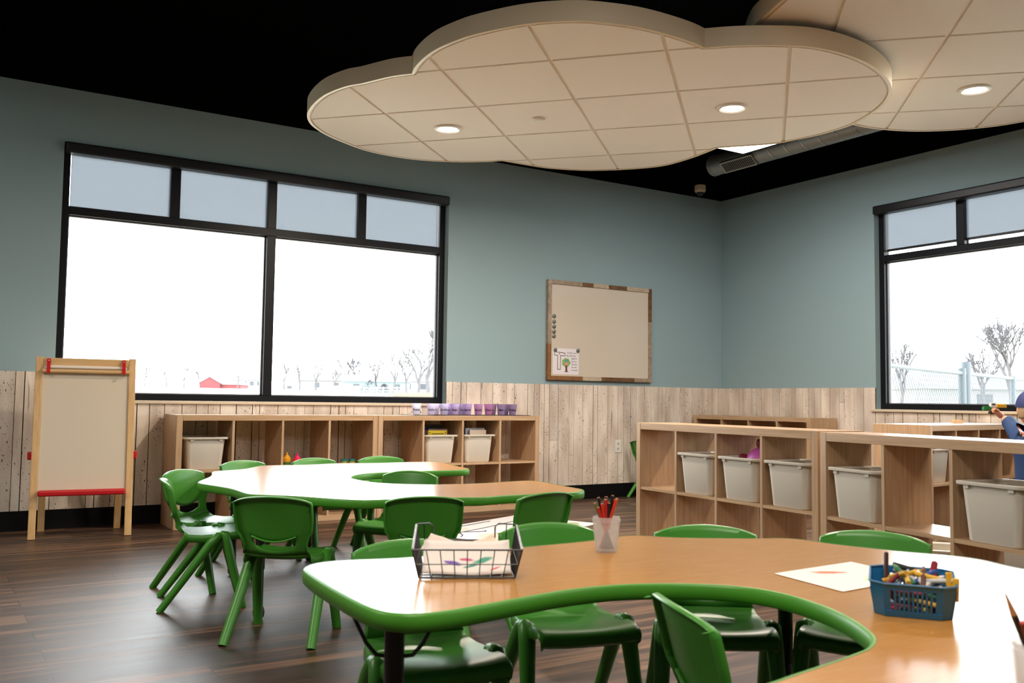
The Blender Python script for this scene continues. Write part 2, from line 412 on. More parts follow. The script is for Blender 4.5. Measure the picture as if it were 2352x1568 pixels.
NEARI=[(-6.231,-5.040),(-6.242,-5.168),(-6.248,-5.313),(-6.245,-5.384),(-6.230,-5.424),(-6.193,-5.452),(-6.117,-5.455),(-5.958,-5.426),(-5.845,-5.409),(-5.738,-5.413),(-5.647,-5.442),(-5.570,-5.489),(-5.509,-5.552),(-5.484,-5.644),(-5.511,-5.771),(-5.556,-5.862),(-5.600,-5.925),(-5.636,-5.963),(-5.690,-5.993),(-5.742,-6.005),(-5.817,-6.018),(-5.906,-6.031),(-5.961,-6.041),(-6.10,-6.055),(-6.19,-6.05)]
AX = -11.44
NEAR = NEARO + [(-4.768,-5.72)] + [(x, AX - y) for x, y in NEARO[::-1]] + [(-6.235,-6.40),(-6.242,-6.27),(-6.24,-6.13)] + NEARI[::-1]
C1=[(-4.798,-2.500),(-4.865,-2.413),(-4.918,-2.303),(-4.963,-2.199),(-5.015,-2.107),(-5.057,-1.935),(-5.061,-1.772),(-5.043,-1.606),(-5.011,-1.472),(-4.955,-1.347),(-4.876,-1.236),(-4.738,-1.109),(-4.583,-1.013),(-4.380,-0.911),(-4.155,-0.876),(-3.947,-0.897),(-3.726,-0.986),(-3.531,-1.129),(-3.440,-1.229),(-3.237,-1.229),(-3.036,-1.244),(-2.783,-1.343),(-2.611,-1.481),(-2.466,-1.647),(-2.382,-1.812),(-2.368,-2.044),(-2.388,-2.241),(-2.411,-2.375),(-2.337,-2.461),(-2.177,-2.658),(-2.136,-2.791),(-2.099,-2.951),(-2.094,-3.129),(-2.114,-3.251),(-2.179,-3.409),(-2.260,-3.556),(-2.367,-3.688),(-2.479,-3.782),(-2.602,-3.855),(-2.761,-3.920),(-2.923,-3.962),(-3.083,-3.979),(-3.248,-3.970),(-3.379,-3.936),(-3.530,-3.852),(-3.664,-3.751),(-3.765,-3.649),(-3.854,-3.666),(-3.973,-3.673),(-4.116,-3.669),(-4.238,-3.651),(-4.400,-3.598),(-4.495,-3.545),(-4.578,-3.477),(-4.653,-3.394),(-4.718,-3.293),(-4.777,-3.178),(-4.813,-3.085),(-4.848,-2.927),(-4.854,-2.801),(-4.843,-2.681),(-4.824,-2.579)]
C1N = [0, 18, 27, 46]
C2=[(-3.646,-4.031),(-3.584,-3.876),(-3.50,-3.70),(-3.25,-3.42),(-2.85,-3.2),(-2.35,-3.02),(-1.95,-2.95),(-1.743,-2.965),(-1.581,-2.981),(-1.389,-3.046),(-1.231,-3.137),(-1.068,-3.289),(-0.940,-3.488),(-0.880,-3.70),(-0.85,-4.0),(-0.95,-4.35),(-1.12,-4.6),(-0.98,-4.9),(-0.95,-5.3),(-1.1,-5.7),(-1.45,-6.0),(-1.9,-6.1),(-2.3,-6.0),(-2.5,-5.85),(-2.9,-6.0),(-3.4,-5.95),(-3.8,-5.65),(-3.95,-5.2),(-3.9,-4.8),(-3.72,-4.5),(-3.72,-4.25)]
C2N = [16, 23, 29]

# ------------------------------------------------------------------ ceiling clouds
def cloud_outline(P, notches):
    n = len(P); out = []
    for a, b in zip(notches, notches[1:] + [notches[0] + n]):
        seg = [P[k % n] for k in range(a, b+1)]
        out += catmull(seg, 4, False)[:-1]
    return ccw(out)

def clip(poly, n, d):
    """keep the side of poly where n.p <= d"""
    out = []
    for i in range(len(poly)):
        a, b = poly[i-1], poly[i]
        da = n[0]*a[0]+n[1]*a[1]-d; db = n[0]*b[0]+n[1]*b[1]-d
        if (da <= 0) != (db <= 0):
            t = da/(da-db); out.append((a[0]+(b[0]-a[0])*t, a[1]+(b[1]-a[1])*t))
        if db <= 0: out.append(b)
    return out

def cloud(label, P, notches, z, node, da, db):
    O = cloud_outline(P, notches)
    cx = sum(p[0] for p in O)/len(O); cy = sum(p[1] for p in O)/len(O)
    root = thing('ceiling_cloud', label, 'ceiling cloud', (cx,cy,z))
    loc = lambda Q: [(x-cx, y-cy) for x, y in Q]
    inner = offset(O, -0.018)
    rim = MB(); A, B = loc(O), loc(inner)
    prof = [(A,0.0),(A,0.098),(B,0.098),(B,0.0)]
    rings = [[(x,y,h) for x,y in Q] for Q,h in prof]; rings.append(rings[0])
    rim.loft([[r[i] for r in rings[:-1]] for i in list(range(len(A)))+[0]], 0, False, False)
    rim.build('rim', RIM, root, smooth=40)
    MB().prism(loc(offset(O,-0.01)), 0.011, 0.03).build('grid', GRID, root, smooth=0)
    # tiles: each grid cell clipped by the outline, faces dropped below the grid
    tl = MB(); inn = offset(O, -0.03)
    la, lb = math.hypot(*da), math.hypot(*db)
    na = (da[0]/la, da[1]/la); nb = (db[0]/lb, db[1]/lb)
    det = da[0]*db[1]-da[1]*db[0]
    for i in range(-9, 10):
        for j in range(-9, 10):
            g = 0.011
            corners = []
            for (s, t, gs, gt) in ((i,j,g,g),(i+1,j,-g,g),(i+1,j+1,-g,-g),(i,j+1,g,-g)):
                corners.append((node[0]+da[0]*s+db[0]*t+na[0]*gs+nb[0]*gt, node[1]+da[1]*s+db[1]*t+na[1]*gs+nb[1]*gt))
            cell = ccw(corners); poly = inn[:]
            for k in range(4):
                a, b = cell[k], cell[(k+1)%4]
                nn = (b[1]-a[1], -(b[0]-a[0]))
                poly = clip(poly, nn, nn[0]*a[0]+nn[1]*a[1])
                if len(poly) < 3: break
            if len(poly) < 3 or abs(area2(poly)) < 0.0015: continue
            clean = [p for k, p in enumerate(poly) if math.hypot(p[0]-poly[k-1][0], p[1]-poly[k-1][1]) > 1e-4]
            if len(clean) >= 3: tl.prism(loc(clean), 0.001, 0.0105)
    tl.build('tiles', TILE, root, smooth=0)
    for (wx, wy) in ((0.45,0.2),(-0.45,-0.25),(0.15,-0.5),(-0.2,0.5)):
        MB().tube([(wx,wy,0.03),(wx,wy,HC-z)], 0.002, 6).build('hanger', LEGM, root)
    return root
Z1, Z2 = 2.64, 2.77
cloud('large cloud shaped ceiling panel of pale tiles with two lamps and a round cap', C1, C1N, Z1, (-4.227,-2.210), (0.397,-0.440), (0.463,0.424))
cloud('second cloud shaped ceiling panel, partly hidden above the larger cloud', C2, C2N, Z2, (-1.741+0.0,-3.30), (0.408,-0.411), (0.441,0.455))

def downlight(x, y, z, label, watts):
    r = thing('downlight', label, 'ceiling light', (x,y,z), group='round lamps in the ceiling clouds')
    MB().lathe([(0.064,-0.006),(0.075,-0.012),(0.088,-0.008),(0.09,-0.001),(0.064,-0.001),(0.064,-0.006)], 32, cap0=False, cap1=False).build('trim', WHITE, r)
    MB().lathe([(0.0005,-0.0052),(0.064,-0.0052),(0.064,-0.001)], 32, cap1=False).build('lens', LENS, r)
    ld = bpy.data.lights.new('downlight_glow', 'AREA'); ld.shape = 'DISK'; ld.size = 0.12; ld.energy = watts; ld.color = (1.0,0.86,0.72)
    lo = bpy.data.objects.new('downlight_glow', ld); C.objects.link(lo); lo.location = (x,y,z-0.014)
    return r
downlight(-4.156,-1.72,Z1,'round lit lamp in the large cloud on the easel side',52)
downlight(-2.972,-3.059,Z1,'round lit lamp in the large cloud beside the duct',52)
downlight(-1.755,-3.827,Z2,'round lit lamp in the second ceiling cloud',52)
tag(MB().lathe([(0.0005,-0.012),(0.035,-0.011),(0.042,-0.006),(0.042,0.0)], 28, (0,0,0)).build('sprinkler_cap', WHITE, loc=(-3.79,-2.222,Z1)), 'small round white cap flush in a tile of the large ceiling cloud', 'ceiling cap')

# lay-in light panel, round duct with its register, dome camera
pl = thing('ceiling_panel_light', 'bright white rectangular light panel showing between cloud and duct', 'ceiling light', (-1.56,-2.11,2.97))
MB().box(-0.31,0.31,-0.61,0.61,0.004,0.05).build('housing', GRID, pl, smooth=0)
MB().box(-0.295,0.295,-0.595,0.595,0.0,0.0045).build('diffuser', PANELE, pl, smooth=0)
def add_area(name, loc, sx, sy, w, col):
    ld = bpy.data.lights.new(name, 'AREA'); ld.shape = 'RECTANGLE'; ld.size = sx; ld.size_y = sy; ld.energy = w; ld.color = col
    lo = bpy.data.objects.new(name, ld); C.objects.link(lo); lo.location = loc; return lo
dz, dx, dr = 3.05, -0.95, 0.092
du = thing('spiral_duct', 'grey round spiral air duct running below the black ceiling', 'air duct', (dx,-0.86,dz))
MB().tube([(0,0,0),(0,-4.6,0)], dr, 32).build('pipe', GALV, du)
sm = MB()
for k in range(24):
    y = -0.62 - 0.17*k
    rings = []
    for i in range(29):
        a = 2*PI*i/28; yy = y - 0.17*i/28
        rings.append([(math.cos(a)*(dr+e), yy+f, math.sin(a)*(dr+e)) for e, f in ((0,-0.003),(0.0035,-0.003),(0.0035,0.003),(0,0.003))])
    sm.loft(rings, 0, True, True)
sm.build('spiral_seam', CHROME, du)
MB().lathe([(0.0005,0),(dr+0.004,0),(dr+0.004,0.03),(0.0005,0.03)], 32).build('end_cap', GALV, du, loc=(0,0.004,0), rot=(rad(90),0,0))
rg = MB(); Mx = Matrix.Rotation(rad(-52), 4, 'Y')
MM = Matrix.Translation((0,0,0)) @ Matrix.Rotation(rad(-45), 4, 'Y')
rg.box(-dr-0.012, -dr+0.02, -0.55, -0.17, -0.055, 0.055, 0, MM)
rgo = rg.build('register', GALV, du, smooth=0)
gr = MB()
for k in range(17):
    y = -0.195 - k*0.0205
    gr.box(-dr-0.0145, -dr-0.011, y-0.0145, y-0.003, -0.042, 0.042, 0, MM)
gr.build('register_slots', DARKIN, du, smooth=0)
cd_ = thing('dome_camera', 'small cream ceiling mount with black dome hanging near the room corner', 'ceiling camera', (-0.70,-0.42,2.985))
MB().lathe([(0.052,0.0),(0.054,-0.045),(0.054,-0.05),(0.044,-0.066),(0.0005,-0.066)], 28).build('mount', mat('cream_mount', S(205,190,165), 0.5), cd_)
MB().tube([(0,0,0),(0,0,HC-2.985)],0.012,10).build('stem', BLACKCEIL, cd_)
MB().ball((0,0,-0.066), 0.036, 18, 10).build('dome', BLACKM, cd_)

# ------------------------------------------------------------------ cubby units
CUBBY_W, CUBBY_D, CUBBY_H = 1.47, 0.39, 0.77
def edges(W):
    s = W/CUBBY_W; t, p, d = 0.04*s, 0.016*s, (W-0.08*s-0.048*s)/4
    return t, p, d
def cubby(label, x, y, ang, s=1.0, h=CUBBY_H, D=None):
    W = CUBBY_W*s; D = D or CUBBY_D*s; t, p, c = edges(W)
    r = thing('cubby_unit', label, 'cubby shelf', (x,y,0), rad(ang), 'oak cubby units around the room')
    bev(MB().box(0,t,0,D,0,h).build('side_panel', KV, r, smooth=0), 0.0012, 1)
    bev(MB().box(W-t,W,0,D,0,h).build('side_panel', KV, r, smooth=0), 0.0012, 1)
    bev(MB().box(t+0.0008,W-t-0.0008,0.0005,D,h-t,h-0.0005).build('top_panel', KH, r, smooth=0), 0.0012, 1)
    bev(MB().box(t+0.0008,W-t-0.0008,0.0005,D,0,t).build('bottom_panel', KH, r, smooth=0), 0.0012, 1)
    for k in (1,2,3):
        x0 = t + c*k + p*(k-1)
        MB().box(x0,x0+p,0.002,D-0.002,t,h-t).build('divider', KV, r, smooth=0)
    for k in range(4):
        x0 = t + (c+p)*k
        MB().box(x0,x0+c,0.003,D-0.003,h/2-p/2,h/2+p/2).build('shelf', KH, r, smooth=0)
    return r
def cell(unit, k, s=1.0, lower=False, h=CUBBY_H, v=0.0):
    """world point at the front centre of cell k's floor, moved v into the cubby"""
    W = CUBBY_W*s; t, p, c = edges(W)
    u = t + (c+p)*k + c/2; z = (t if lower else h/2 + p/2) + 0.0008
    a = unit.rotation_euler[2]
    return (unit.location.x + u*math.cos(a) - v*math.sin(a), unit.location.y + u*math.sin(a) + v*math.cos(a), z)
UA1 = cubby('oak cubby unit under the wide window, the one next to the easel', -5.490,-0.43,0)
UA2 = cubby('oak cubby unit with the row of purple cups on its top', -4.0165,-0.43,0)
UB1 = cubby('oak cubby unit mid room holding three bins, one with a pink toy', -3.298,-2.586,-94.8,0.985,0.772,0.30)
UB2 = cubby('oak cubby unit mid room with big bin, continuing the divider row', -3.455,-4.071,-101.13,1.015,0.769,0.262)
UC = cubby('dark looking oak cubby unit against the wall in the room corner', -0.447,-0.062,-88.2,0.955,0.776)
UD = cubby('oak cubby unit standing out from the wall below the playing child window', -1.498,-3.33,8.09,0.985,0.772)

# bins
def rrect(w, d, r, n=5):
    out = []
    for cx, cy, a0 in ((w/2-r, d/2-r, 0), (-w/2+r, d/2-r, 90), (-w/2+r, -d/2+r, 180), (w/2-r, -d/2+r, 270)):
        for k in range(n+1):
            a = rad(a0 + 90*k/n); out.append((cx + r*math.cos(a), cy + r*math.sin(a)))
    return out
BW, BD, BH = 0.306, 0.365, 0.222
def make_bin():
    r = thing('storage_bin', 'x', 'bin', group='off white plastic bins')
    t = 0.004
    ring = lambda w, d, rr, z: [(x,y,z) for x, y in rrect(w,d,rr)]
    mb = MB()
    outer = [ring(0.222,0.29,0.03,0.0), ring(0.228,0.296,0.03,0.004), ring(0.266,0.326,0.032,BH-0.012)]
    inner = [ring(0.266-2*t,0.326-2*t,0.03,BH-0.012), ring(0.228-2*t,0.296-2*t,0.028,0.008), ring(0.18,0.24,0.02,0.006)]
    mb.loft(outer+inner, 0, True, True)
    mb.build('body', BIN, r)
    rm = MB()
    rm.loft([ring(0.262,0.322,0.03,BH-0.013), ring(BW-0.004,BD-0.004,0.034,BH-0.013), ring(BW,BD,0.036,BH-0.008), ring(BW,BD,0.036,BH-0.002), ring(BW-0.006,BD-0.006,0.034,BH), ring(0.268,0.328,0.032,BH), ring(0.258,0.318,0.03,BH-0.006), ring(0.262,0.322,0.03,BH-0.013)], 0, False, False)
    rm.build('rim', BIN, r)
    for sx in (-1, 1):
        for sy in (-1, 1):
            MB().box(sx*0.098-0.011, sx*0.098+0.011, sy*0.166-0.007, sy*0.166+0.007, BH-0.026, BH-0.012).build('tab', BIN, r, smooth=0)
    return r
BINP = make_bin(); binused = [False]
def place_bin(label, pos, ang, group='off white plastic bins'):
    if not binused[0]:
        binused[0] = True; BINP.location = pos; BINP.rotation_euler = (0,0,ang); BINP['label'] = label; return BINP
    return dup(BINP, pos, ang, label, group)
def bin_in(unit, k, label, s=1.0, h=CUBBY_H, v=0.193, du=0.0, lower=False, short=1.0):
    x, y, z = cell(unit, k, s, lower, h, v*s); a = unit.rotation_euler[2]
    r = place_bin(label, (x+du*math.cos(a), y+du*math.sin(a), z), a)
    r.scale = (1.0, short, 1.0)
    return r
bA1 = bin_in(UA1, 0, 'empty off white bin in the window cubby next to the easel')
bA2 = bin_in(UA2, 1, 'off white bin with yellow books in the cup topped cubby', du=-0.004)
bA3 = bin_in(UA2, 2, 'off white bin with white papers and books in the cup topped cubby', du=-0.006)
bB1 = bin_in(UB1, 1, 'off white bin next to the empty end cell of the mid room cubby', 0.985, 0.772, 0.135, short=0.82)
bB2 = bin_in(UB1, 2, 'off white bin holding the pink toy', 0.985, 0.772, 0.135, short=0.82)
bB3 = bin_in(UB1, 3, 'off white bin between the pink toy bin and the cubby joint', 0.985, 0.772, 0.135, short=0.82)
bB4 = bin_in(UB2, 0, 'off white bin just past the joint of the mid room cubbies', 1.015, 0.769, 0.115, short=0.74)
bB5 = bin_in(UB2, 2, 'largest looking off white bin, next to the see-through cubby cell', 1.015, 0.769, 0.115, short=0.74)
bD1 = bin_in(UD, 0, 'pale bin seen through the see-through cell, inside the cubby below the window', 0.985, 0.772)
place_bin('open bin on the floor behind the mid room cubby, dark inside', (-2.80,-4.19,0.0), rad(40))
place_bin('pale bin on the play floor beside scattered toy bricks', (-2.15,-4.22,0.0), rad(62))

# things in the bins
def book(name, label, cat, bin_, x, y, w, h, th, tilt, col, group='books standing in the cubby bins', yaw=0, lean=0, z=0.01):
    a = bin_.rotation_euler[2]; b = bin_.location
    px = b.x + x*math.cos(a) - y*math.sin(a); py = b.y + x*math.sin(a) + y*math.cos(a)
    r = thing(name, label, cat, (px,py,b.z+z), a+yaw, group)
    r.rotation_euler = (lean, tilt, a+yaw)
    bev(MB().box(-w/2,w/2,-th/2,th/2,0,h).build('cover', mat(name+'_cover', col, 0.45), r, smooth=0), 0.001, 1)
    MB().box(-w/2+0.003,w/2-0.003,-th/2+0.0015,th/2-0.0015,0.003,h+0.0006).build('pages', PAPER, r, smooth=0)
    return r
yb = book('workbook','yellow workbook at the front of the book bin','book',bA2,-0.005,-0.10,0.165,0.245,0.02,0,(0.75,0.55,0.02,1))
mk = MB()
for sx in (-1,1):
    for k in range(2): mk.lathe([(0.0005,0),(0.006,0.0),(0.006,0.0006),(0.0005,0.0006)],10,(0,0,0))
lb = MB(); lb.box(-0.055,0.055,-0.0112,-0.0102,0.216,0.222); lb.box(-0.05,0.05,-0.0112,-0.0102,0.20,0.207)
for sx in (-1,1):
    for zz in (0.21,0.228): lb.box(sx*0.07-0.004,sx*0.07+0.004,-0.0112,-0.0102,zz-0.004,zz+0.004)
lb.build('cover_print', INK, yb, smooth=0)
book('picture_book','tan picture book standing behind the yellow workbook','book',bA2,0.02,-0.065,0.17,0.256,0.012,0,S(150,125,105))
book('picture_book','grey book at the side of the yellow workbook','book',bA2,-0.075,-0.04,0.13,0.245,0.014,0,S(110,110,125))
book('picture_book','dark grey tall book at the back of the yellow book bin','book',bA2,0.02,0.03,0.19,0.29,0.012,0,S(62,68,66))
book('picture_book','blue book leaning in the yellow book bin','book',bA2,-0.045,0.0,0.15,0.27,0.012,rad(-8),S(18,40,95))
book('picture_book','cream notebook standing first in the paper bin','book',bA3,0.02,-0.095,0.155,0.247,0.02,0,S(226,206,190))
book('picture_book','pale blue notebook behind the cream notebook','book',bA3,0.012,-0.06,0.18,0.262,0.02,0,S(190,196,216))
book('picture_book','thin dark teal folder at the side of the paper bin','book',bA3,-0.11,-0.03,0.012,0.275,0.12,0,S(20,60,66))
book('picture_book','thin black folder next to the teal folder','book',bA3,-0.088,-0.02,0.012,0.262,0.12,0,S(30,34,40))
for lab, x, tl, col, hh in (('thin grey stick standing up behind the pale notebooks',-0.07,4,S(190,190,190),0.285),('thin pink stick leaning behind the pale notebooks',-0.03,16,S(190,90,110),0.28),('thin white stick leaning behind the pale notebooks',-0.045,9,S(200,200,196),0.288)):
    q = bA3; o = MB().tube([(0,0,0),(0,0,hh)], 0.0025, 8).build('craft_stick', mat('stick', col, 0.5), loc=(q.location.x+x, q.location.y+0.05, q.location.z+0.01), rot=(0,rad(tl),0)); tag(o, lab, 'stick', 'craft sticks in the paper bin')

# pink toy peeking out of its bin
PINKT = mat('pink_toy', S(196,88,170), 0.45); CRIM = mat('crimson_toy', S(130,12,50), 0.45)
a = bB2.rotation_euler[2]
tp = thing('plush_toy', 'pink rounded toy with dark crimson ear sticking out of a bin', 'toy', (bB2.location.x+0.01, bB2.location.y-0.0, bB2.location.z+0.105), a)
MB().ball((0.035,0.0,0.10), 0.088, 22, 14, sc=(1.05,0.9,0.8)).build('body', PINKT, tp)
MB().loft([[(math.cos(2*PI*i/14)*q+0.015, 0.0, z+math.sin(2*PI*i/14)*0.0) if False else (0.02+math.cos(2*PI*i/14)*q*0.9, math.sin(2*PI*i/14)*q*0.5-0.01, z) for i in range(14)] for q, z in ((0.012,0.16),(0.02,0.175),(0.024,0.19),(0.02,0.205),(0.008,0.212))]).build('ear', CRIM, tp)
MB().ball((-0.055,-0.05,0.118), 0.024, 14, 8, sc=(1.2,1,0.6)).build('foot', CRIM, tp)

# toys on the window cubby shelves
def bottle(label, x, c1, c2, c3, h):
    r = thing('toy_bottle', label, 'toy', (x[0], x[1], 0.3938), 0, 'toy bottles in the window cubby')
    k = h/0.095
    MB().lathe([(0.026,0),(0.03,0.004),(0.029,0.03*k)],22).build('base', c3, r)
    MB().lathe([(0.029,0.03*k),(0.031,0.045*k),(0.029,0.058*k),(0.02,0.066*k)],22).build('body', c2, r)
    MB().lathe([(0.02,0.066*k),(0.018,0.074*k),(0.008,0.078*k),(0.0075,0.095*k),(0.0005,0.096*k)],16).build('cap', c1, r)
    return r
YEL = mat('toy_yellow', S(222,160,40), 0.4); TEAL = mat('toy_teal', S(30,110,110), 0.4); MAG = mat('toy_magenta', S(220,20,110), 0.4); TRED = mat('toy_red', S(225,40,60), 0.4); TGRN = mat('toy_green', S(70,110,50), 0.4)
bottle('yellow and green toy bottle on the window cubby shelf', (-4.668,-0.27), YEL, YEL, TGRN, 0.10)
bottle('magenta and red toy bottle beside the yellow toy bottle', (-4.607,-0.32), MAG, TRED, TRED, 0.093)
bottle('dark teal toy bottle behind the yellow toy bottle', (-4.69,-0.2), TEAL, TEAL, TEAL, 0.115)
def stackcup(label, x):
    r = thing('stacking_cup', label, 'toy', (x[0],x[1],0.3938), 0, 'striped stacking cups in the window cubby')
    MB().lathe([(0.02,0),(0.023,0.014)],18).build('base', YEL, r); MB().lathe([(0.023,0.014),(0.0245,0.028)],18).build('band', mat('toy_lime', S(150,160,60),0.4), r); MB().lathe([(0.0245,0.028),(0.026,0.045),(0.022,0.045),(0.02,0.03)],18).build('cup_rim', TEAL, r)
stackcup('small striped stacking cup nearer the yellow toy bottle', (-4.235,-0.3)); stackcup('small striped stacking cup nearer the cup topped cubby', (-4.170,-0.3))

# ------------------------------------------------------------------ text helper
def text_mesh(body, size, shear=0.0, bold=0.0):
    cu = bpy.data.curves.new('t', 'FONT'); cu.body = body; cu.size = size; cu.align_x = 'CENTER'; cu.align_y = 'CENTER'; cu.shear = shear; cu.offset = bold; cu.resolution_u = 3
    o = bpy.data.objects.new('t', cu); C.objects.link(o)
    dg = bpy.context.evaluated_depsgraph_get(); me = bpy.data.meshes.new_from_object(o.evaluated_get(dg))
    vs = [v.co.copy() for v in me.vertices]; fs = [tuple(p.vertices) for p in me.polygons]
    bpy.data.objects.remove(o); bpy.data.curves.remove(cu); bpy.data.meshes.remove(me)
    return vs, fs
# purple name cups on their tray
bev(tag(MB().box(-3.70,-2.62,-0.40,-0.16,0.7705,0.774).build('tray', mat('dark_tray', (0.03,0.03,0.045,1), 0.25), smooth=0), 'thin dark tray under the purple cups', 'tray'), 0.001, 1)
CUPS = [(-3.662,-0.355,(226,222,238),'Emma','whitest lilac cup, standing alone at the window end of the row'),
 (-3.531,-0.355,(218,204,232),'Aisha','very pale lilac cup, next after the lone white one'),
 (-3.462,-0.285,(222,206,232),'Jimi','pale pinkish lilac cup half hidden behind its neighbours near the window'),
 (-3.418,-0.36,(206,196,228),'Archie','bluish lilac cup third along the front of the row'),
 (-3.345,-0.285,(200,170,222),'Mac','lilac cup half hidden behind the cup under the window corner'),
 (-3.322,-0.36,(196,168,220),'Isaac','lilac cup in front below the window corner'),
 (-3.215,-0.285,(190,170,212),'Lo','lilac cup hidden behind the cup whose writing starts with J'),
 (-3.205,-0.36,(186,150,214),'Jango','violet cup whose writing starts with J'),
 (-3.103,-0.36,(200,130,196),'Harper','pink violet cup whose writing starts with H'),
 (-3.006,-0.36,(198,112,190),'Dom','pinkest cup, whose writing starts with D'),
 (-2.925,-0.285,(176,132,176),'m','dull mauve cup half hidden behind the pinkest cup'),
 (-2.884,-0.36,(160,126,190),'Max','greyish violet cup second from the whiteboard end'),
 (-2.80,-0.285,(158,126,176),'k','mauve cup behind the two last violet cups'),
 (-2.772,-0.36,(156,120,184),'William','darkest violet cup at the whiteboard end of the row')]
for x, y, c, w, lab in CUPS:
    r = thing('plastic_cup', lab, 'cup', (x,y,0.7742), 0, 'purple name cups on the cubby')
    r0, r1, hh = 0.0275, 0.0375, 0.088
    cup = MB().lathe([(r0-0.002,0.0),(r0,0.002),(r1,hh),(r1+0.0012,hh+0.001),(r1-0.0012,hh+0.001),(r0-0.0016,0.004),(0.0005,0.004)],28).build('cup_body', translucent('cup_plastic', S(*[int(255-(255-q)*0.62) for q in c]), 0.6, 0.3), r)  # lightened colours carry the backlit glow, palest toward the window
    vs, fs = text_mesh(w, 0.026, 0.15, 0.0006)
    out = []
    for v in vs:
        z = 0.04 + v.y; R = r0 + (r1-r0)*z/hh + 0.0008; ang = -PI/2 - rad(30) + v.x/R
        out.append((R*math.cos(ang), R*math.sin(ang), z))
    MB().add(out, fs).build('lettering', INK, r, smooth=0)
# ------------------------------------------------------------------ chairs
def chair_meshes(root):
    def hw(z):      # half width of the back at height z
        pts = ((0.29,0.128),(0.33,0.117),(0.36,0.116),(0.385,0.124),(0.405,0.139),(0.45,0.1435),(0.5,0.143),(0.54,0.138))
        for (z0,w0),(z1,w1) in zip(pts[:-1],pts[1:]):
            if z <= z1:
                t = max(0,(z-z0)/(z1-z0)); t = t*t*(3-2*t); return w0+(w1-w0)*t
        return pts[-1][1]
    bx = lambda z: -0.128 - 0.27*(z-0.33) - 0.12*max(0,z-0.44)**1.5
    NU = 24; us = [-1+2*i/NU for i in range(NU+1)]
    # seat pan
    rows = [(0.160,0.268,0.128),(0.170,0.278,0.132),(0.169,0.292,0.134),(0.158,0.302,0.136),(0.130,0.304,0.137),(0.085,0.301,0.138),(0.03,0.297,0.137),(-0.025,0.294,0.134),(-0.07,0.296,0.130),(-0.098,0.304,0.127),(-0.116,0.316,0.122)]
    def grid(P, skip=None):
        vs = [p for r in P for p in r]; n = len(P[0]); fs = []
        for k in range(len(P)-1):
            for i in range(n-1):
                if skip and skip(k,i): continue
                fs.append((k*n+i,k*n+i+1,(k+1)*n+i+1,(k+1)*n+i))
        return vs, fs
    P = []
    for x, z, w in rows:
        r = []
        for u in us:
            zz = z + 0.010*u*u*(1 if -0.09 < x < 0.15 else 0.4)
            xx = x + (0.0 if x > -0.03 else 0.02*u*u*min(1,(-0.03-x)/0.07))
            r.append((xx, u*w, zz))
        # skirt on both sides
        e0, e1 = r[0], r[-1]
        dk = 0.028 if x < 0.15 and z > 0.29 else 0.007
        r = [(e0[0], e0[1]-0.006, e0[2]-dk), (e0[0], e0[1]-0.004, e0[2]-0.005)] + r + [(e1[0], e1[1]+0.004, e1[2]-0.005), (e1[0], e1[1]+0.006, e1[2]-dk)]
        P.append(r)
    def finish(o, th=0.0048):
        m = o.modifiers.new('shell','SOLIDIFY'); m.thickness = th; m.offset = 0; m.use_even_offset = False
        return o
    finish(MB().add(*grid(P)).build('seat', GREEN, root, smooth=50))
    # back: lower shell, two uprights, slot, upper panel
    SU = 0.70
    zb = lambda u: 0.334 + 0.024*min(1,(abs(u)/SU))**2
    za = lambda u: 0.370 + 0.022*min(1,(abs(u)/SU))**2
    zt = lambda u: 0.533 - 0.016*u*u - 0.006*abs(u)**8
    rowsz = []
    for t in (0,0.5,1): rowsz.append(lambda u, t=t: 0.316+(zb(u)-0.316)*t)
    for t in (0,0.08,0.2,0.4,0.6,0.8,0.92,1): rowsz.append(lambda u, t=t: za(u)+(zt(u)-za(u))*t)
    P = []
    for f in rowsz:
        r = []
        for u in us:
            z = f(u); r.append((bx(z)+0.02*u*u + 0.006*u*u*max(0,z-0.4)/0.13, u*hw(z), z))
        P.append(r)
    P[0] = [(-0.116+0.02*u*u, u*0.122, 0.316+0.004*u*u) for u in us]
    # flanges turned backwards at the rims
    for k, r in enumerate(P):
        d = 0.018 if k >= 3 else 0.014
        e0, e1 = r[0], r[-1]
        P[k] = [(e0[0]-d, e0[1]-0.002, e0[2]-0.001), (e0[0]-0.004, e0[1]-0.003, e0[2])] + r + [(e1[0]-0.004, e1[1]+0.003, e1[2]), (e1[0]-d, e1[1]+0.002, e1[2]-0.001)]
    top = P[-1]
    P.append([(p[0]-0.007, p[1], p[2]+0.0035) for p in top]); P.append([(p[0]-0.017, p[1], p[2]+0.001) for p in top])
    nu = len(P[0])
    uu = [-1.1,-1.05]+us+[1.05,1.1]
    def skip(k, i):
        return k == 2 and abs((uu[i]+uu[i+1])/2) < SU
    vs, fs = grid(P, skip)
    # rolled lip along the lower edge of the upper panel
    lip = [p for p, u in zip(P[3], uu) if abs(u) <= SU+0.02]
    b = MB().add(vs, fs)
    L2 = [lip, [(p[0]-0.012, p[1], p[2]-0.002) for p in lip]]
    b.add(*grid(L2))
    finish(b.build('backrest', GREEN, root, smooth=50))
    # legs: channel shaped, joined over the seat corners
    for s in (-1, 1):
        y0, y1 = s*0.143, s*0.163
        MB().tube([(0.062,y0,0.308),(0.045,y0,0.304),(0.012,y0*1.01,0.27),(-0.06,s*0.150,0.17),(-0.185,y1,0.0)], [0.009,0.0225,0.0235,0.0205,0.0175], 12, flat=0.85).build('leg', GREEN, root, smooth=60)
        MB().tube([(0.052,y0,0.316),(0.068,y0,0.309),(0.082,y0*1.01,0.27),(0.105,s*0.150,0.17),(0.152,s*0.160,0.0)], [0.010,0.0225,0.0235,0.0205,0.0175], 12, flat=0.85).build('leg', GREEN, root, smooth=60)
first = [None]
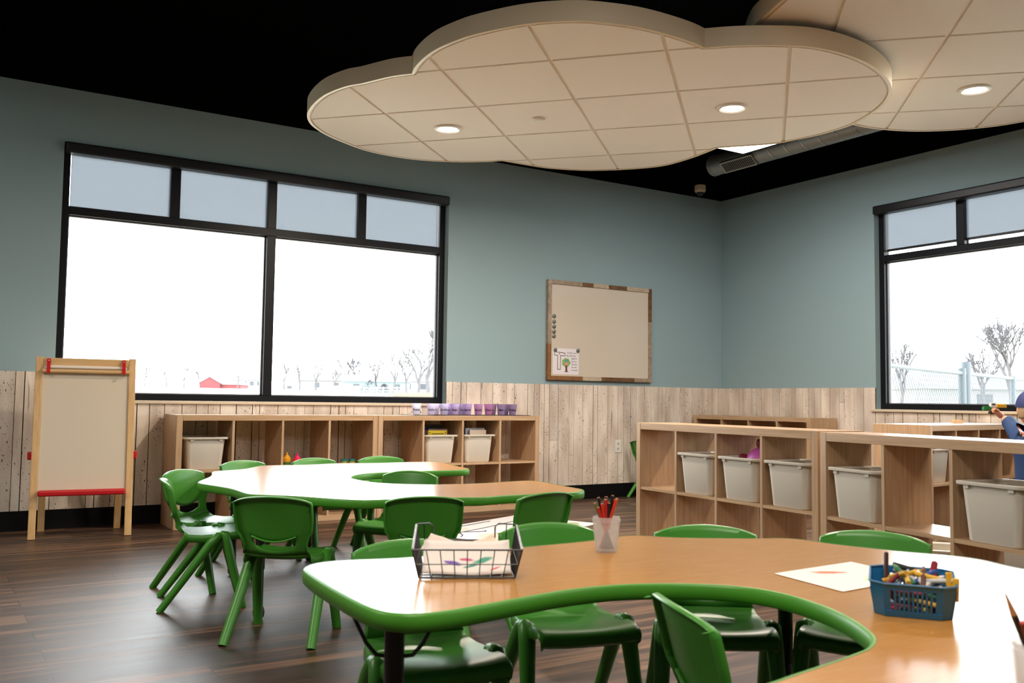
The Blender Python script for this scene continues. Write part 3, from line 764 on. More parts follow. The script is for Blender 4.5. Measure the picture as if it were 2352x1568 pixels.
def chair(x, y, ang, label, group):
    if first[0] is None:
        r = thing('child_chair', label, 'chair', (x,y,0.0), rad(ang), group); chair_meshes(r); first[0] = r; return r
    return dup(first[0], (x,y,0.0), rad(ang), label, group)
GF = 'green chairs around the far table'; GN = 'green chairs around the near table'
CH = {}
for key, x, y, a, lab, g in (
 ('c1',-5.748,-3.461,52,'green chair seen from behind, its whole back facing us beside the floor',GF),
 ('c2',-5.293,-3.660,71,'green chair seen from behind, directly above the wire basket',GF),
 ('c3',-4.876,-3.722,100,'green chair seen from behind at the tan end of the far table',GF),
 ('c4',-5.752,-2.36,-52,'green chair tucked at the scalloped end of the far table, behind the sideways chair',GF),
 ('c5',-5.86,-2.729,-12,'green chair turned sideways with splayed legs at the end of the far table',GF),
 ('c6',-5.349,-1.838,-71,'green chair across the far table in front of the empty window bin',GF),
 ('c7',-4.928,-1.772,-79,'green chair across the far table in front of the toy bottles',GF),
 ('c8',-4.528,-1.747,-95,'green chair across the far table in front of the cubby joint',GF),
 ('c9',-5.00,-2.84,-140,'green chair inside the opening of the far table',GF),
 ('n1',-5.909,-4.951,-98,'green chair half under the near table behind the wire basket',GN),
 ('n2',-5.427,-4.837,-104,'green chair half under the near table between wire basket and pencil cup',GN),
 ('n4',-5.098,-5.06,-126,'green chair half under the near table in front of the bin cubby',GN),
 ('n5',-4.801,-5.318,-152,'green chair half under the near table behind the drawing paper',GN),
 ('n6',-5.604,-5.71,-22,'green chair inside the opening of the near table, its back to us',GN),
 ('c10',-1.12,-0.25,-4,'green chair by the wall socket, mostly hidden by the cubby end','green chairs by the wall')):
    CH[key] = chair(x, y, a, lab, g)

# ------------------------------------------------------------------ tables
TZ = 0.52
def table(label, O, legs):
    O = relax(ccw(catmull(O, 5)), 3)
    cx = sum(p[0] for p in O)/len(O); cy = sum(p[1] for p in O)/len(O)
    L = [(x-cx,y-cy) for x,y in O]
    r = thing('horseshoe_table', label, 'table', (cx,cy,0), 0, 'scalloped horseshoe tables')
    ins = offset(L, -0.0045)
    tb = MB(); tb.loft([[(x,y,TZ-0.031) for x,y in ins], [(x,y,TZ-0.0295) for x,y in ins]], 1, True, False); tb.loft([[(x,y,TZ-0.0295) for x,y in ins], [(x,y,TZ) for x,y in ins]], 0, False, True)
    tb.build('tabletop', [TOPW, UNDER], r, smooth=0)
    prof = [(-0.0045,TZ-0.0325),(0.001,TZ-0.032),(0.0045,TZ-0.028),(0.0055,TZ-0.016),(0.0045,TZ-0.004),(0.001,TZ+0.0002),(-0.0043,TZ+0.0004)]
    rings = [[(x,y,z) for x,y in offset(L,d)] for d,z in prof]
    eb = MB(); n = len(L)
    eb.loft([[q[i % n] for q in rings] for i in range(n+1)], 0, False, False, closed=False)
    eb.build('edge_band', GREENE, r, smooth=50)
    for (x, y, ba) in legs:
        x -= cx; y -= cy
        lg = MB().lathe([(0.034,TZ-0.032),(0.034,TZ-0.038),(0.0195,TZ-0.04),(0.0195,0.2),(0.0165,0.198),(0.0165,0.05),(0.0005,0.05)], 18, (x,y,0)).build('leg', LEGM, r)
        MB().lathe([(0.0145,0.056),(0.021,0.045),(0.024,0.028),(0.021,0.012),(0.014,0.002),(0.0005,0.0)], 18, (x,y,0)).build('glide', BLACKM, lg)
        for s in (-1,1):
            dx, dy = math.cos(ba)*s, math.sin(ba)*s
            pts = [(x+dx*q, y+dy*q, z) for q, z in ((0.018,0.40),(0.035,0.402),(0.055,0.425),(0.078,0.47),(0.085,TZ-0.031))]
            MB().tube(pts, 0.004, 8).build('brace', LEGM, lg)
    return r
table('far horseshoe table with scalloped green edge and glare on its top', FAR, [(-5.755,-3.165,rad(60)),(-5.585,-2.18,rad(-40)),(-4.64,-3.42,rad(80)),(-4.45,-2.05,rad(70)),(-5.1,-1.95,0)])
table('near horseshoe table with scalloped green edge holding the art supplies', NEAR, [(-6.15,-5.27,rad(-32)),(-4.945,-5.174,rad(-32)),(-4.86,-5.70,rad(90)),(-6.1,-6.3,0),(-5.2,-6.35,0)])

# ------------------------------------------------------------------ easel
ez = thing('art_easel', 'wooden standing easel with pale board and red trim under the window', 'easel', (-6.065,-0.50,0), rad(-6.5))
hw_ = 0.275; top = 1.135
def post(x, yf, yt, z0, z1, w=0.042, d=0.028):
    return MB().bar((x,yf,z0),(x,yt,z1),w,d,0,up=(0,1,0))
for s in (-1,1):
    bev(post(s*hw_, 0.0, 0.165, 0.0, top).build('front_leg', PINE, ez, smooth=0), 0.003, 2)
    bev(post(s*(hw_-0.045), 0.40, 0.185, 0.0, top-0.01).build('rear_leg', PINE, ez, smooth=0), 0.003, 2)
yat = lambda z: 0.165*z/top
def rail(z, h, d, name, m, x=hw_-0.022, dy=0.0, t=0.022):
    return bev(MB().bar((-x,yat(z)+dy,z),(x,yat(z)+dy,z),d,h,0).build(name, m, ez, smooth=0), 0.003, 2)
rail(top-0.03, 0.05, 0.024, 'top_rail', PINEH)
al = math.atan2(0.165, top)
bd = MB().box(-hw_+0.022, hw_-0.022, -0.005, 0.005, 0, 0.80).build('board', EBOARD, ez, smooth=0, loc=(0,yat(0.29),0.29), rot=(-al,0,0))
MB().tube([(-hw_+0.02,yat(1.045)-0.028,1.045),(hw_-0.02,yat(1.045)-0.028,1.045)], 0.0135, 16).build('paper_dowel', PINEH, ez)
MB().tube([(-hw_+0.05,yat(1.07)-0.012,1.072),(hw_-0.05,yat(1.07)-0.012,1.072)], 0.011, 14).build('paper_roll', PAPER, ez)
for s in (-1,1):
    x = s*0.222
    st = MB().bar((x,yat(1.125)-0.02,1.124),(x,yat(1.03)-0.047,1.032),0.02,0.005,0,up=(0,1,0)).build('strap', RED, ez, smooth=0)
    MB().lathe([(0.0005,0.003),(0.005,0.002),(0.006,0)],12).build('screw', CHROME, st, loc=(x,yat(1.112)-0.024,1.112), rot=(rad(90),0,0))
bev(MB().box(-hw_+0.024, hw_-0.024, -0.055, 0.006, -0.018, 0.018).build('tray', RED, ez, smooth=0, loc=(0,yat(0.28)-0.012,0.282)), 0.01, 3)
for s in (-1,1):
    bev(MB().box(-0.014,0.014,-0.02,0.03,-0.025,0.025).build('side_lock', RED, ez, smooth=0, loc=(s*(hw_+0.03),yat(0.51)+0.02,0.51)), 0.006, 2)

# ------------------------------------------------------------------ whiteboard
wb = thing('whiteboard', 'whiteboard in patchwork reclaimed wood frame on the teal wall', 'whiteboard', (-1.582,-0.001,1.542))
WW, WH = 1.225, 0.912
fr = MB()
B1, B2, B3, B4 = 0,1,2,3
def strip(lst, fn):
    for a, b, mi in lst: fn(a, b, mi)
fw_ = 0.038; yf, yb2 = -0.034, 0.0
strip([(-WW/2+fw_,-0.23,0),(-0.23,-0.1,1),(-0.1,0.08,2),(0.08,0.30,1),(0.30,WW/2-fw_,2)], lambda a,b,mi: fr.box(a,b,yf,yb2,WH/2-fw_,WH/2,mi))
strip([(-WW/2,-0.22,3),(-0.22,0.0,2),(0.0,0.4,1),(0.4,WW/2-fw_,0)], lambda a,b,mi: fr.box(a,b,yf,yb2,-WH/2,-WH/2+fw_,mi))
strip([(-WH/2+fw_,-0.13,3),(-0.13,WH/2,0)], lambda a,b,mi: fr.box(-WW/2,-WW/2+fw_,yf,yb2,a,b,mi))
strip([(-WH/2,0.13,0),(0.13,WH/2,1)], lambda a,b,mi: fr.box(WW/2-fw_,WW/2,yf,yb2,a,b,mi))
BW_ = [wood('barn_grey',S(140,122,104),S(176,158,138),stretch=(8,8,8)), wood('barn_brown',S(92,66,42),S(128,94,60),stretch=(8,8,8)), wood('barn_pale',S(176,160,138),S(200,184,160),stretch=(8,8,8)), wood('barn_orange',S(120,80,44),S(148,104,58),stretch=(8,8,8))]
bev(fr.build('frame', BW_, wb, smooth=0), 0.0015, 1)
MB().box(-WW/2+fw_-0.004, WW/2-fw_+0.004, -0.022, -0.004, -WH/2+fw_-0.004, WH/2-fw_+0.004).build('panel', WBOARD, wb, smooth=0)
MAGN = mat('grey_magnet', (0.16,0.16,0.145,1), 0.35, metal=0.4)
def magnet(x, z, lab, dy=0.0):
    o = MB().lathe([(0.0005,0.011),(0.012,0.01),(0.0185,0.006),(0.019,0.0)],20).build('magnet', MAGN, loc=(x,-0.0232-dy,z), rot=(rad(90),0,0)); tag(o, lab, 'magnet', 'round grey magnets on the whiteboard')
for k, (z, lab) in enumerate(((1.665,'topmost grey magnet of the column on the whiteboard'),(1.6155,'grey magnet second from the top of the whiteboard column'),(1.570,'middle grey magnet of the whiteboard column'),(1.5245,'grey magnet fourth from the top of the whiteboard column'),(1.483,'lowest grey magnet of the column on the whiteboard'))):
    magnet(-2.124, z, lab)
magnet(-2.108, 1.359, 'grey magnet on the poster corner above the big letter', 0.001)
magnet(-1.853, 1.361, 'grey magnet on the poster corner above the rhyme', 0.001)
# poster with the letter T
po = thing('letter_poster', 'white poster with a big letter T, a tree house and a rhyme', 'poster', (-1.9875,-0.0233,1.258))
PW, PH = 0.292, 0.235
MB().box(-PW/2,PW/2,-0.0008,0,-PH/2,PH/2).build('sheet', mat('poster_white', S(232,226,230), 0.3), po, smooth=0)
Y = -0.0012
def flat(poly, m, name, y=Y):
    return MB().loft([[(x,y,z) for x,z in poly],[(x,y+0.0004,z) for x,z in poly]]).build(name, m, po, smooth=0)
PX = lambda u: -PW/2 + u*PW
PZ = lambda v: PH/2 - v*PH
def pp(L): return [(PX(u),PZ(v)) for u,v in L]
flat(pp([(0.06,0.13),(0.47,0.165),(0.47,0.30),(0.30,0.295),(0.30,0.83),(0.175,0.83),(0.175,0.285),(0.06,0.275)]), INK, 'letter', Y)
flat(pp([(0.078,0.155),(0.452,0.188),(0.452,0.275),(0.28,0.27),(0.28,0.805),(0.195,0.805),(0.195,0.265),(0.078,0.255)]), mat('poster_letter_fill', S(236,228,228), 0.4), 'letter_fill', Y-0.0004)
ds = MB()
for k in range(9): ds.box(PX(0.235)-0.001,PX(0.235)+0.001,Y-0.0012,Y-0.0008,PZ(0.32+k*0.053)-0.003,PZ(0.32+k*0.053))
for k in range(7): ds.box(PX(0.10+k*0.05),PX(0.10+k*0.05)+0.004,Y-0.0012,Y-0.0008,PZ(0.205+k*0.004)-0.0008,PZ(0.205+k*0.004)+0.0008)
ds.build('tracing_dashes', mat('grey_ink', S(150,140,140), 0.6), po, smooth=0)
flat([(PX(0.245)+0.007*math.cos(a*PI/6),PZ(0.22)+0.006*math.sin(a*PI/6)) for a in range(12)], mat('red_dot', S(170,60,70), 0.6), 'start_dot', Y-0.0012)
flat([(PX(0.51)+(0.046+0.004*math.cos(5*a*PI/20))*math.cos(a*PI/20),PZ(0.545)+(0.040+0.004*math.cos(7*a*PI/20))*math.sin(a*PI/20)) for a in range(40)], mat('leaf_green', S(140,178,80), 0.6), 'tree_crown', Y)
flat(pp([(0.48,0.66),(0.555,0.66),(0.555,0.86),(0.60,0.91),(0.44,0.91),(0.485,0.86)]), mat('trunk_brown', S(118,62,64), 0.6), 'tree_trunk', Y-0.0004)
flat(pp([(0.455,0.52),(0.59,0.52),(0.585,0.65),(0.465,0.65)]), mat('house_pink', S(206,150,150), 0.6), 'house_wall', Y-0.0006)
flat(pp([(0.445,0.52),(0.48,0.42),(0.565,0.42),(0.60,0.52)]), mat('house_teal', S(80,160,160), 0.6), 'house_roof', Y-0.0006)
for u, v, t, s in ((0.735,0.165,'Terrific, I am a',0.0195),(0.70,0.275,'big, tall tree.',0.0215),(0.815,0.385,'Build a',0.0215),(0.815,0.495,'fort at',0.0215),(0.82,0.605,'the top',0.0215),(0.82,0.715,'so you',0.0215),(0.845,0.83,'can see!',0.0215)):
    vs, fs = text_mesh(t, s, 0, 0.0002)
    MB().add([(v_.x+PX(u), Y, v_.y+PZ(v)) for v_ in vs], fs).build('lettering', INK, po, smooth=0)

# wall socket
ou = thing('wall_socket', 'white double wall socket low on the board panelling', 'socket', (-1.366,-0.0115,0.478))
bev(MB().box(-0.037,0.037,-0.006,0,-0.06,0.06).build('cover_plate', WHITE, ou, smooth=0), 0.003, 2)
for z in (0.024,-0.024):
    sk = MB().lathe([(0.0005,0.003),(0.016,0.003),(0.017,0)],20).build('receptacle', mat('receptacle', S(222,214,204), 0.4), ou, loc=(0,-0.006,z), rot=(rad(90),0,0))
    MB().box(-0.008,-0.005,-0.007,0.004,0.003,0.0036).box(0.005,0.008,-0.006,0.004,0.003,0.0036).build('slots', INK, sk, smooth=0)
# ------------------------------------------------------------------ on the near table
rnd = random.Random(5)
TT = TZ + 0.0012
# wire basket
ua = rad(-28.7); wk = thing('wire_basket', 'black wire basket with raised back loops full of drawings', 'basket', (-6.050,-5.170,TT), ua)
# local: x along the front, y away from us, z up
bw, bdp, tw = 0.201, 0.125, 0.228
FB0, FB1 = Vector((0,0,0.0025)), Vector((bw,0,0.0025)); BB0, BB1 = Vector((0.004,bdp,0.0025)), Vector((bw-0.004,bdp,0.0025))
ex = (tw-bw)/2
FT0, FT1 = Vector((-ex,-0.016,0.062)), Vector((bw+ex,-0.016,0.062)); BT0, BT1 = Vector((-ex+0.002,bdp+0.014,0.060)), Vector((bw+ex-0.002,bdp+0.014,0.060))
LB0, LB1 = BT0+Vector((0,0.004,0.034)), BT1+Vector((0,0.004,0.034))
fr = MB()
for a, b in ((FB0,FB1),(BB0,BB1),(FB0,BB0),(FB1,BB1)): fr.tube([a,b],0.0019,6)
for a, b in ((FT0,FT1),(FB0,FT0),(FB1,FT1),(BB0,LB0),(BB1,LB1),(FT0,LB0),(FT1,LB1)): fr.tube([a,b],0.0019,6)
il, ir = BT0+Vector((0.036,0,0)), BT1-Vector((0.048,0,0)); fr.tube([il,ir],0.0016,6)
fr.tube([LB0,LB0+Vector((0.03,0,0.002)),il+Vector((0,0,0.03)),il],0.0017,6); fr.tube([LB1,LB1-Vector((0.04,0,-0.002)),ir+Vector((0,0,0.03)),ir],0.0017,6)
fr.build('frame', BLACKM, wk)
gw = MB()
for k in range(1,8):
    t = k/8; gw.tube([FB0.lerp(FB1,t),FT0.lerp(FT1,t)],0.0012,5)
    gw.tube([BB0.lerp(BB1,t),BT0.lerp(BT1,t)],0.0012,5); gw.tube([FB0.lerp(FB1,t),BB0.lerp(BB1,t)],0.0012,5)
gw.tube([FB0.lerp(FT0,.48),FB1.lerp(FT1,.48)],0.0012,5); gw.tube([BB0.lerp(LB0,.35),BB1.lerp(LB1,.35)],0.0012,5)
gw.tube([LB0+Vector((0.017,0,0)),BT0+Vector((0.019,0,-0.02))],0.0012,5); gw.tube([LB1-Vector((0.022,0,0)),BT1+Vector((-0.024,0,-0.02))],0.0012,5)
for k in range(1,4): gw.tube([FB0.lerp(BB0,k/4),FB1.lerp(BB1,k/4)],0.0012,5)
gw.build('front_wires', BLACKM, wk)
for nm, A0, A1, T0, T1 in (('side_wires',FB0,BB0,FT0,LB0),('side_wires',FB1,BB1,FT1,LB1)):
    sw = MB()
    for k in range(1,10): sw.tube([A0.lerp(A1,k/10),T0.lerp(T1,k/10)],0.0012,5)
    sw.tube([A0.lerp(T0,.45),A1.lerp(T1,.45)],0.0012,5); sw.build(nm, BLACKM, wk)
    co = MB()
    for k in range(1,20):
        p = T0.lerp(T1,k/20); co.ball(p,0.0027,8,6)
    co.build('rim_coil', CHROME, wk)
def sheet_paint(name, strokes, base=S(236,224,214)):
    """paper with painted marks: soft-edged blobs in the sheet's own plane"""
    m, nt, b = nodes(name); L = nt.links.new; b.inputs['Roughness'].default_value = 0.8
    tc = nt.nodes.new('ShaderNodeTexCoord'); cur = None
    nz = nt.nodes.new('ShaderNodeTexNoise'); nz.inputs['Scale'].default_value = 60; L(tc.outputs['Object'], nz.inputs['Vector'])
    for (cx, cy, sx, sy, ang, col) in strokes:
        mp = nt.nodes.new('ShaderNodeMapping'); mp.vector_type = 'TEXTURE'; mp.inputs['Location'].default_value = (cx,cy,0); mp.inputs['Rotation'].default_value = (0,0,ang); mp.inputs['Scale'].default_value = (sx,sy,10)
        L(tc.outputs['Object'], mp.inputs['Vector'])
        ln = nt.nodes.new('ShaderNodeVectorMath'); ln.operation = 'LENGTH'; L(mp.outputs[0], ln.inputs[0])
        ad = nt.nodes.new('ShaderNodeMath'); ad.operation = 'MULTIPLY_ADD'; ad.inputs[1].default_value = 0.9; L(nz.outputs['Fac'], ad.inputs[0]); L(ln.outputs['Value'], ad.inputs[2])
        mr = nt.nodes.new('ShaderNodeMapRange'); mr.inputs['From Min'].default_value = 1.1; mr.inputs['From Max'].default_value = 1.5; mr.inputs['To Min'].default_value = 0.9; mr.inputs['To Max'].default_value = 0
        L(ad.outputs[0], mr.inputs['Value'])
        mx = nt.nodes.new('ShaderNodeMix'); mx.data_type = 'RGBA'; mx.inputs['A'].default_value = base; mx.inputs['B'].default_value = col
        L(mr.outputs[0], mx.inputs['Factor'])
        if cur is not None: L(cur, mx.inputs['A'])
        cur = mx.outputs['Result']
    if cur is not None: L(cur, b.inputs['Base Color'])
    else: b.inputs['Base Color'].default_value = base
    return m
def sheet(label, cx, cy, z, w, h, yaw, tilt, curl, m, group='drawings in the wire basket'):
    mb = MB(); N = 10; P = []
    for j in range(N+1):
        for i in range(N+1):
            u, v = i/N-0.5, j/N-0.5
            P.append((u*w, v*h, curl*((2*u)**2)*0.5 + curl*0.6*(abs(2*v)**3)*(1 if v > 0 else 0.2) + 0.0012*math.sin(9*u+5*v)))
    fs = [(j*(N+1)+i, j*(N+1)+i+1, (j+1)*(N+1)+i+1, (j+1)*(N+1)+i) for j in range(N) for i in range(N)]
    o = mb.add(P, fs).build('drawing', m, smooth=60)
    md = o.modifiers.new('th','SOLIDIFY'); md.thickness = 0.0004
    Mw = Matrix.Translation((-6.050,-5.170,TT)) @ Matrix.Rotation(ua,4,'Z')
    o.matrix_world = Mw @ Matrix.Translation((cx,cy,z)) @ Matrix.Rotation(tilt,4,'X') @ Matrix.Rotation(yaw,4,'Z')
    return tag(o, label, 'drawing', group)
paint = sheet_paint('painted_sheet', [(-0.03,-0.012,0.022,0.007,rad(-14),S(96,48,170)),(0.0,-0.002,0.018,0.005,rad(-10),S(200,70,120)),(0.034,-0.006,0.026,0.009,rad(20),S(10,150,120)),(0.012,-0.02,0.02,0.004,rad(16),S(20,140,120)),(0.06,-0.032,0.014,0.0028,rad(24),S(220,50,80))])
sheet('white sheet painted with purple and teal strokes in the wire basket', 0.100,0.050,0.032,0.186,0.098,0,rad(33),0.010,paint)
sheet('plain pale sheet under the painted one in the wire basket', 0.10,0.066,0.012,0.18,0.10,rad(2),rad(6),0.008,sheet_paint('plain_sheet',[]))
sheet('cream sheet with its corner sticking up at the back of the basket', 0.135,0.103,0.046,0.085,0.055,rad(30),rad(30),0.005,sheet_paint('cream_sheet',[],S(232,210,186)))
sheet('pale sheet with raised corner beside the basket side near the lone corner', 0.042,0.100,0.050,0.07,0.055,rad(-24),rad(34),0.005,sheet_paint('rose_sheet',[],S(236,214,200)))

# cup of coloured pencils
def pencil_cup(label, x, y, rb, rt, h):
    r = thing('pencil_cup', label, 'cup', (x,y,TT), 0, 'translucent cups of pencils')
    MB().lathe([(rb-0.002,0),(rb,0.002),(rt,h-0.012),(rt+0.002,h-0.012),(rt+0.002,h-0.006),(rt,h-0.006),(rt,h),(rt-0.0018,h),(rb-0.0018,0.004),(0.0005,0.004)],30).build('cup_body', translucent('frosted_cup', (0.72,0.72,0.70,1), 0.45, 0.6), r)
    return r
def pencil(label, base, tip, col, group, rr=0.0042, sharp=False, endcol=None, cat='pencil'):
    base, tip = Vector(base), Vector(tip); d = (tip-base); L = d.length
    r = thing('coloured_pencil' if cat == 'pencil' else cat, label, cat, base, 0, group)
    r.rotation_mode = 'QUATERNION'; r.rotation_quaternion = d.to_track_quat('Z','Y')
    M = mat('pencil_paint', col, 0.35)
    if sharp:
        MB().lathe([(rr,0),(rr,L-0.03)],8,cap1=False).build('barrel', M, r)
        MB().lathe([(rr,L-0.03),(0.0014,L-0.006)],10,cap0=False,cap1=False).build('sharpened_wood', mat('pencil_wood', S(196,140,92), 0.6), r)
        MB().lathe([(0.0014,L-0.006),(0.0004,L)],8).build('lead', mat('pencil_lead', endcol or col, 0.5), r)
    else:
        MB().lathe([(rr,0),(rr,L-0.002)],8,cap1=False).build('barrel', M, r)
        MB().lathe([(rr,L-0.002),(rr*0.8,L),(0.0003,L)],8,cap0=False).build('end', mat('pencil_end', endcol or S(170,110,70), 0.6), r)
    return r
px, py = -5.478,-5.071
pencil_cup('frosted cup of red and black pencils on the near table', px, py, 0.0275, 0.034, 0.086)
cols = [((0.01,0.01,0.01,1),'black'),((0.62,0.04,0.015,1),'orange red'),((0.45,0.015,0.02,1),'red'),((0.11,0.16,0.06,1),'green'),((0.16,0.01,0.02,1),'maroon')]
specs = [(0,(-0.020,0.006),0.047,'black pencil leaning toward the wire basket'),(0,(0.016,0.004),0.053,'tallest black pencil in the cup'),(0,(0.0,0.010),0.049,'black and red pencil standing mid cup'),(2,(-0.003,-0.006),0.044,'bright red pencil standing mid cup'),(1,(0.024,-0.006),0.044,'orange red pencil leaning toward the cubby'),(3,(-0.030,-0.004),0.034,'green pencil leaning out beside the black ones'),(0,(0.006,-0.004),0.035,'short black pencil in front in the cup'),(1,(-0.012,-0.004),0.033,'short orange pencil in front in the cup'),(2,(-0.022,-0.008),0.024,'short red pencil beside the green one'),(4,(0.02,0.008),0.042,'maroon pencil behind the tallest black one'),(2,(0.027,0.004),0.046,'red pencil with bright end beside the orange red one'),(1,(0.004,0.0),0.025,'low orange pencil among the red ones')]
cr_, sr_ = math.cos(rad(-32.3)), math.sin(rad(-32.3))
for ci, (ax, ay), ex_, lab in specs:
    tx, ty = ax*cr_-ay*sr_, ax*sr_+ay*cr_
    k = -0.55
    pencil(lab, (px+tx*k, py+ty*k, TT+0.006), (px+tx, py+ty, TT+0.086+ex_), cols[ci][0], 'pencils in the frosted cup')

# second cup, closest to the lens
qx, qy = -5.795,-6.318
pencil_cup('frosted cup of sharp pencils at the table edge, cut by the frame', qx, qy, 0.029, 0.036, 0.092)
for lab, o1, o2, hgt, col, ec in (('black sharp pencil leaning furthest out of the cut off cup',(0.012,0.004),(-0.040,0.014),0.150,(0.012,0.01,0.01,1),(0.1,0.03,0.03,1)),('ochre sharp pencil in the cut off cup',(0.008,-0.008),(-0.018,0.012),0.146,(0.42,0.2,0.03,1),(0.3,0.12,0.02,1)),('blue sharp pencil in the cut off cup',(0.0,0.006),(-0.006,0.01),0.147,(0.01,0.05,0.2,1),(0.02,0.03,0.1,1)),('tall yellow sharp pencil in the cut off cup',(0.0,0.0),(0.004,0.012),0.160,(0.55,0.3,0.02,1),(0.4,0.2,0.02,1)),('short dark red marker in the cut off cup',(0.004,-0.004),(-0.026,-0.002),0.118,(0.12,0.005,0.01,1),(0.5,0.05,0.03,1))):
    f = lambda o, z: (qx+o[0]*cr_-o[1]*sr_, qy+o[0]*sr_+o[1]*cr_, TT+z)
    pencil(lab, f(o1,0.006), f(o2,hgt), col, 'pencils in the cut off cup', 0.0042 if 'marker' not in lab else 0.0055, 'marker' not in lab, ec)

# drawing paper on the table
pc = [(-5.338,-5.488),(-5.368,-5.694),(-5.084,-5.677),(-5.054,-5.471)]
pcx, pcy = sum(p[0] for p in pc)/4, sum(p[1] for p in pc)/4
dp = MB().prism([(x-pcx,y-pcy) for x,y in pc], 0, 0.0005).build('drawing', sheet_paint('crayon_sheet',[(-0.005,0.045,0.048,0.013,rad(-32),S(232,96,50)),(-0.02,0.04,0.03,0.008,rad(-30),S(236,120,80)),(0.01,-0.05,0.03,0.005,rad(10),S(150,205,90)),(0.03,-0.045,0.012,0.02,rad(10),S(170,215,120))]), smooth=0, loc=(pcx,pcy,TT))
tag(dp, 'white sheet with orange and green crayon marks flat on the near table', 'drawing')

# blue basket of crayons
ba_ = rad(-54.2); bk = thing('crayon_basket', 'blue slotted plastic basket full of crayons and markers', 'basket', (-5.4475,-5.9045,TT), ba_)
Lb, Lt, Dp, Dt, Hb = 0.125, 0.143, 0.100, 0.128, 0.058
def ringb(L, D, z, ch, dy):
    return [(-L/2+ch,dy,z),(L/2-ch,dy,z),(L/2,dy+ch,z),(L/2,dy+D-ch,z),(L/2-ch,dy+D,z),(-L/2+ch,dy+D,z),(-L/2,dy+D-ch,z),(-L/2,dy+ch,z)]
def wallpanel(mb, p00, p10, p01, p11, n, v0=0.18, v1=0.82, u0=0.12, u1=0.88, fill=0.42):
    """a wall with n vertical slots, given its four corners (bottom a,b, top a,b)"""
    P = lambda u, v: (Vector(p00).lerp(Vector(p10),u)).lerp(Vector(p01).lerp(Vector(p11),u), v)
    quads = [(0,1,0,v0),(0,1,v1,1),(0,u0,v0,v1),(u1,1,v0,v1)]
    st = (u1-u0)/n
    for k in range(n):
        a = u0+k*st
        if k > 0: quads.append((a-st*(1-fill)/2, a+st*(1-fill)/2, v0, v1))
    for a, b, c, d in quads: mb.add([P(a,c),P(b,c),P(b,d),P(a,d)],[(0,1,2,3)])
R0, R1 = ringb(Lb,Dp,0.0,0.016,0.0), ringb(Lt,Dt,Hb,0.022,-0.014)
R1 = [(x,y,z+ (0.012 if y > Dp*0.6 else 0.0)) for x,y,z in R1]
mbk = MB()
for k in range(8):
    j = (k+1)%8
    if k in (0,4): wallpanel(mbk, R0[k],R0[j],R1[k],R1[j],10 if k == 0 else 9)
    elif k in (2,6): wallpanel(mbk, R0[k],R0[j],R1[k],R1[j],4)
    else: mbk.add([R0[k],R0[j],R1[j],R1[k]],[(0,1,2,3)])
ow = mbk.build('basket_wall', BLUEB, bk, smooth=0); sd = ow.modifiers.new('th','SOLIDIFY'); sd.thickness = 0.0016
fl = MB(); fl.loft([R0,[(x,y,0.002) for x,y,z in R0]]); fl.build('basket_floor', BLUEB, bk, smooth=0)
rm = MB()
for k in range(8): rm.tube([R1[k],R1[(k+1)%8]],0.0018,6)
rm.build('basket_rim', BLUEB, bk)
CR = [('white',(0.75,0.75,0.72,1)),('red',(0.5,0.02,0.03,1)),('yellow',(0.75,0.42,0.03,1)),('blue',(0.02,0.08,0.35,1)),('green',(0.03,0.2,0.06,1)),('black',(0.012,0.012,0.012,1)),('brown',(0.12,0.04,0.02,1)),('dark red',(0.2,0.01,0.02,1)),('pink',(0.7,0.3,0.3,1)),('orange',(0.7,0.2,0.02,1)),('light blue',(0.35,0.5,0.65,1))]
protos = {}
def crayon_proto(name, col, L, rr):
    r = thing('crayon', 'x', 'crayon', group='crayons in the blue basket')
    M = mat('crayon_'+name, col, 0.45); Mw = mat('crayon_wrap_'+name, tuple(min(1,c*0.8) for c in col[:3])+(1,), 0.7)
    MB().lathe([(rr,-L/2),(rr,L*0.28)],9,cap1=False).build('wrapper', Mw, r); MB().lathe([(rr*0.94,L*0.28),(rr*0.9,L*0.36),(rr*0.35,L*0.5),(0.0003,L*0.5)],9,cap0=False).build('tip', M, r)
    return r
bm_ = Matrix.Translation((-5.4475,-5.9045,TT)) @ Matrix.Rotation(ba_,4,'Z')
n = 0
for layer in range(4):
    for k in range(13):
        nm, col = CR[(n*7+layer*3) % len(CR)] if layer < 3 else CR[(0,0,2,1,2,7,0,10,3,4,0,2,6)[k]]
        L = rnd.uniform(0.055,0.085); rr = rnd.uniform(0.0037,0.0052)
        if nm not in protos:
            r = crayon_proto(nm, col, 0.072, 0.0046); protos[nm] = r
        else:
            r = dup(protos[nm],(0,0,0),0,'x')
        pos = Vector((rnd.uniform(-0.026,0.026), rnd.uniform(0.024,0.076), 0.009+layer*0.0145+rnd.uniform(0,0.004)))
        yaw = rnd.uniform(-0.55,0.55) + (PI if rnd.random() < 0.5 else 0); tl = rnd.uniform(-0.18,0.18) if layer < 3 else rnd.uniform(-0.5,0.5)
        if layer == 3: pos.z = 0.058 + rnd.uniform(-0.004,0.006); pos.x *= 1.5; yaw = rnd.uniform(0,PI)
        r.matrix_world = bm_ @ Matrix.Translation(pos) @ Matrix.Rotation(yaw,4,'Z') @ Matrix.Rotation(PI/2+tl,4,'Y')
        r['label'] = nm + ' crayon jumbled in the blue basket'; r['group'] = nm + ' crayons in the blue basket'
        n += 1
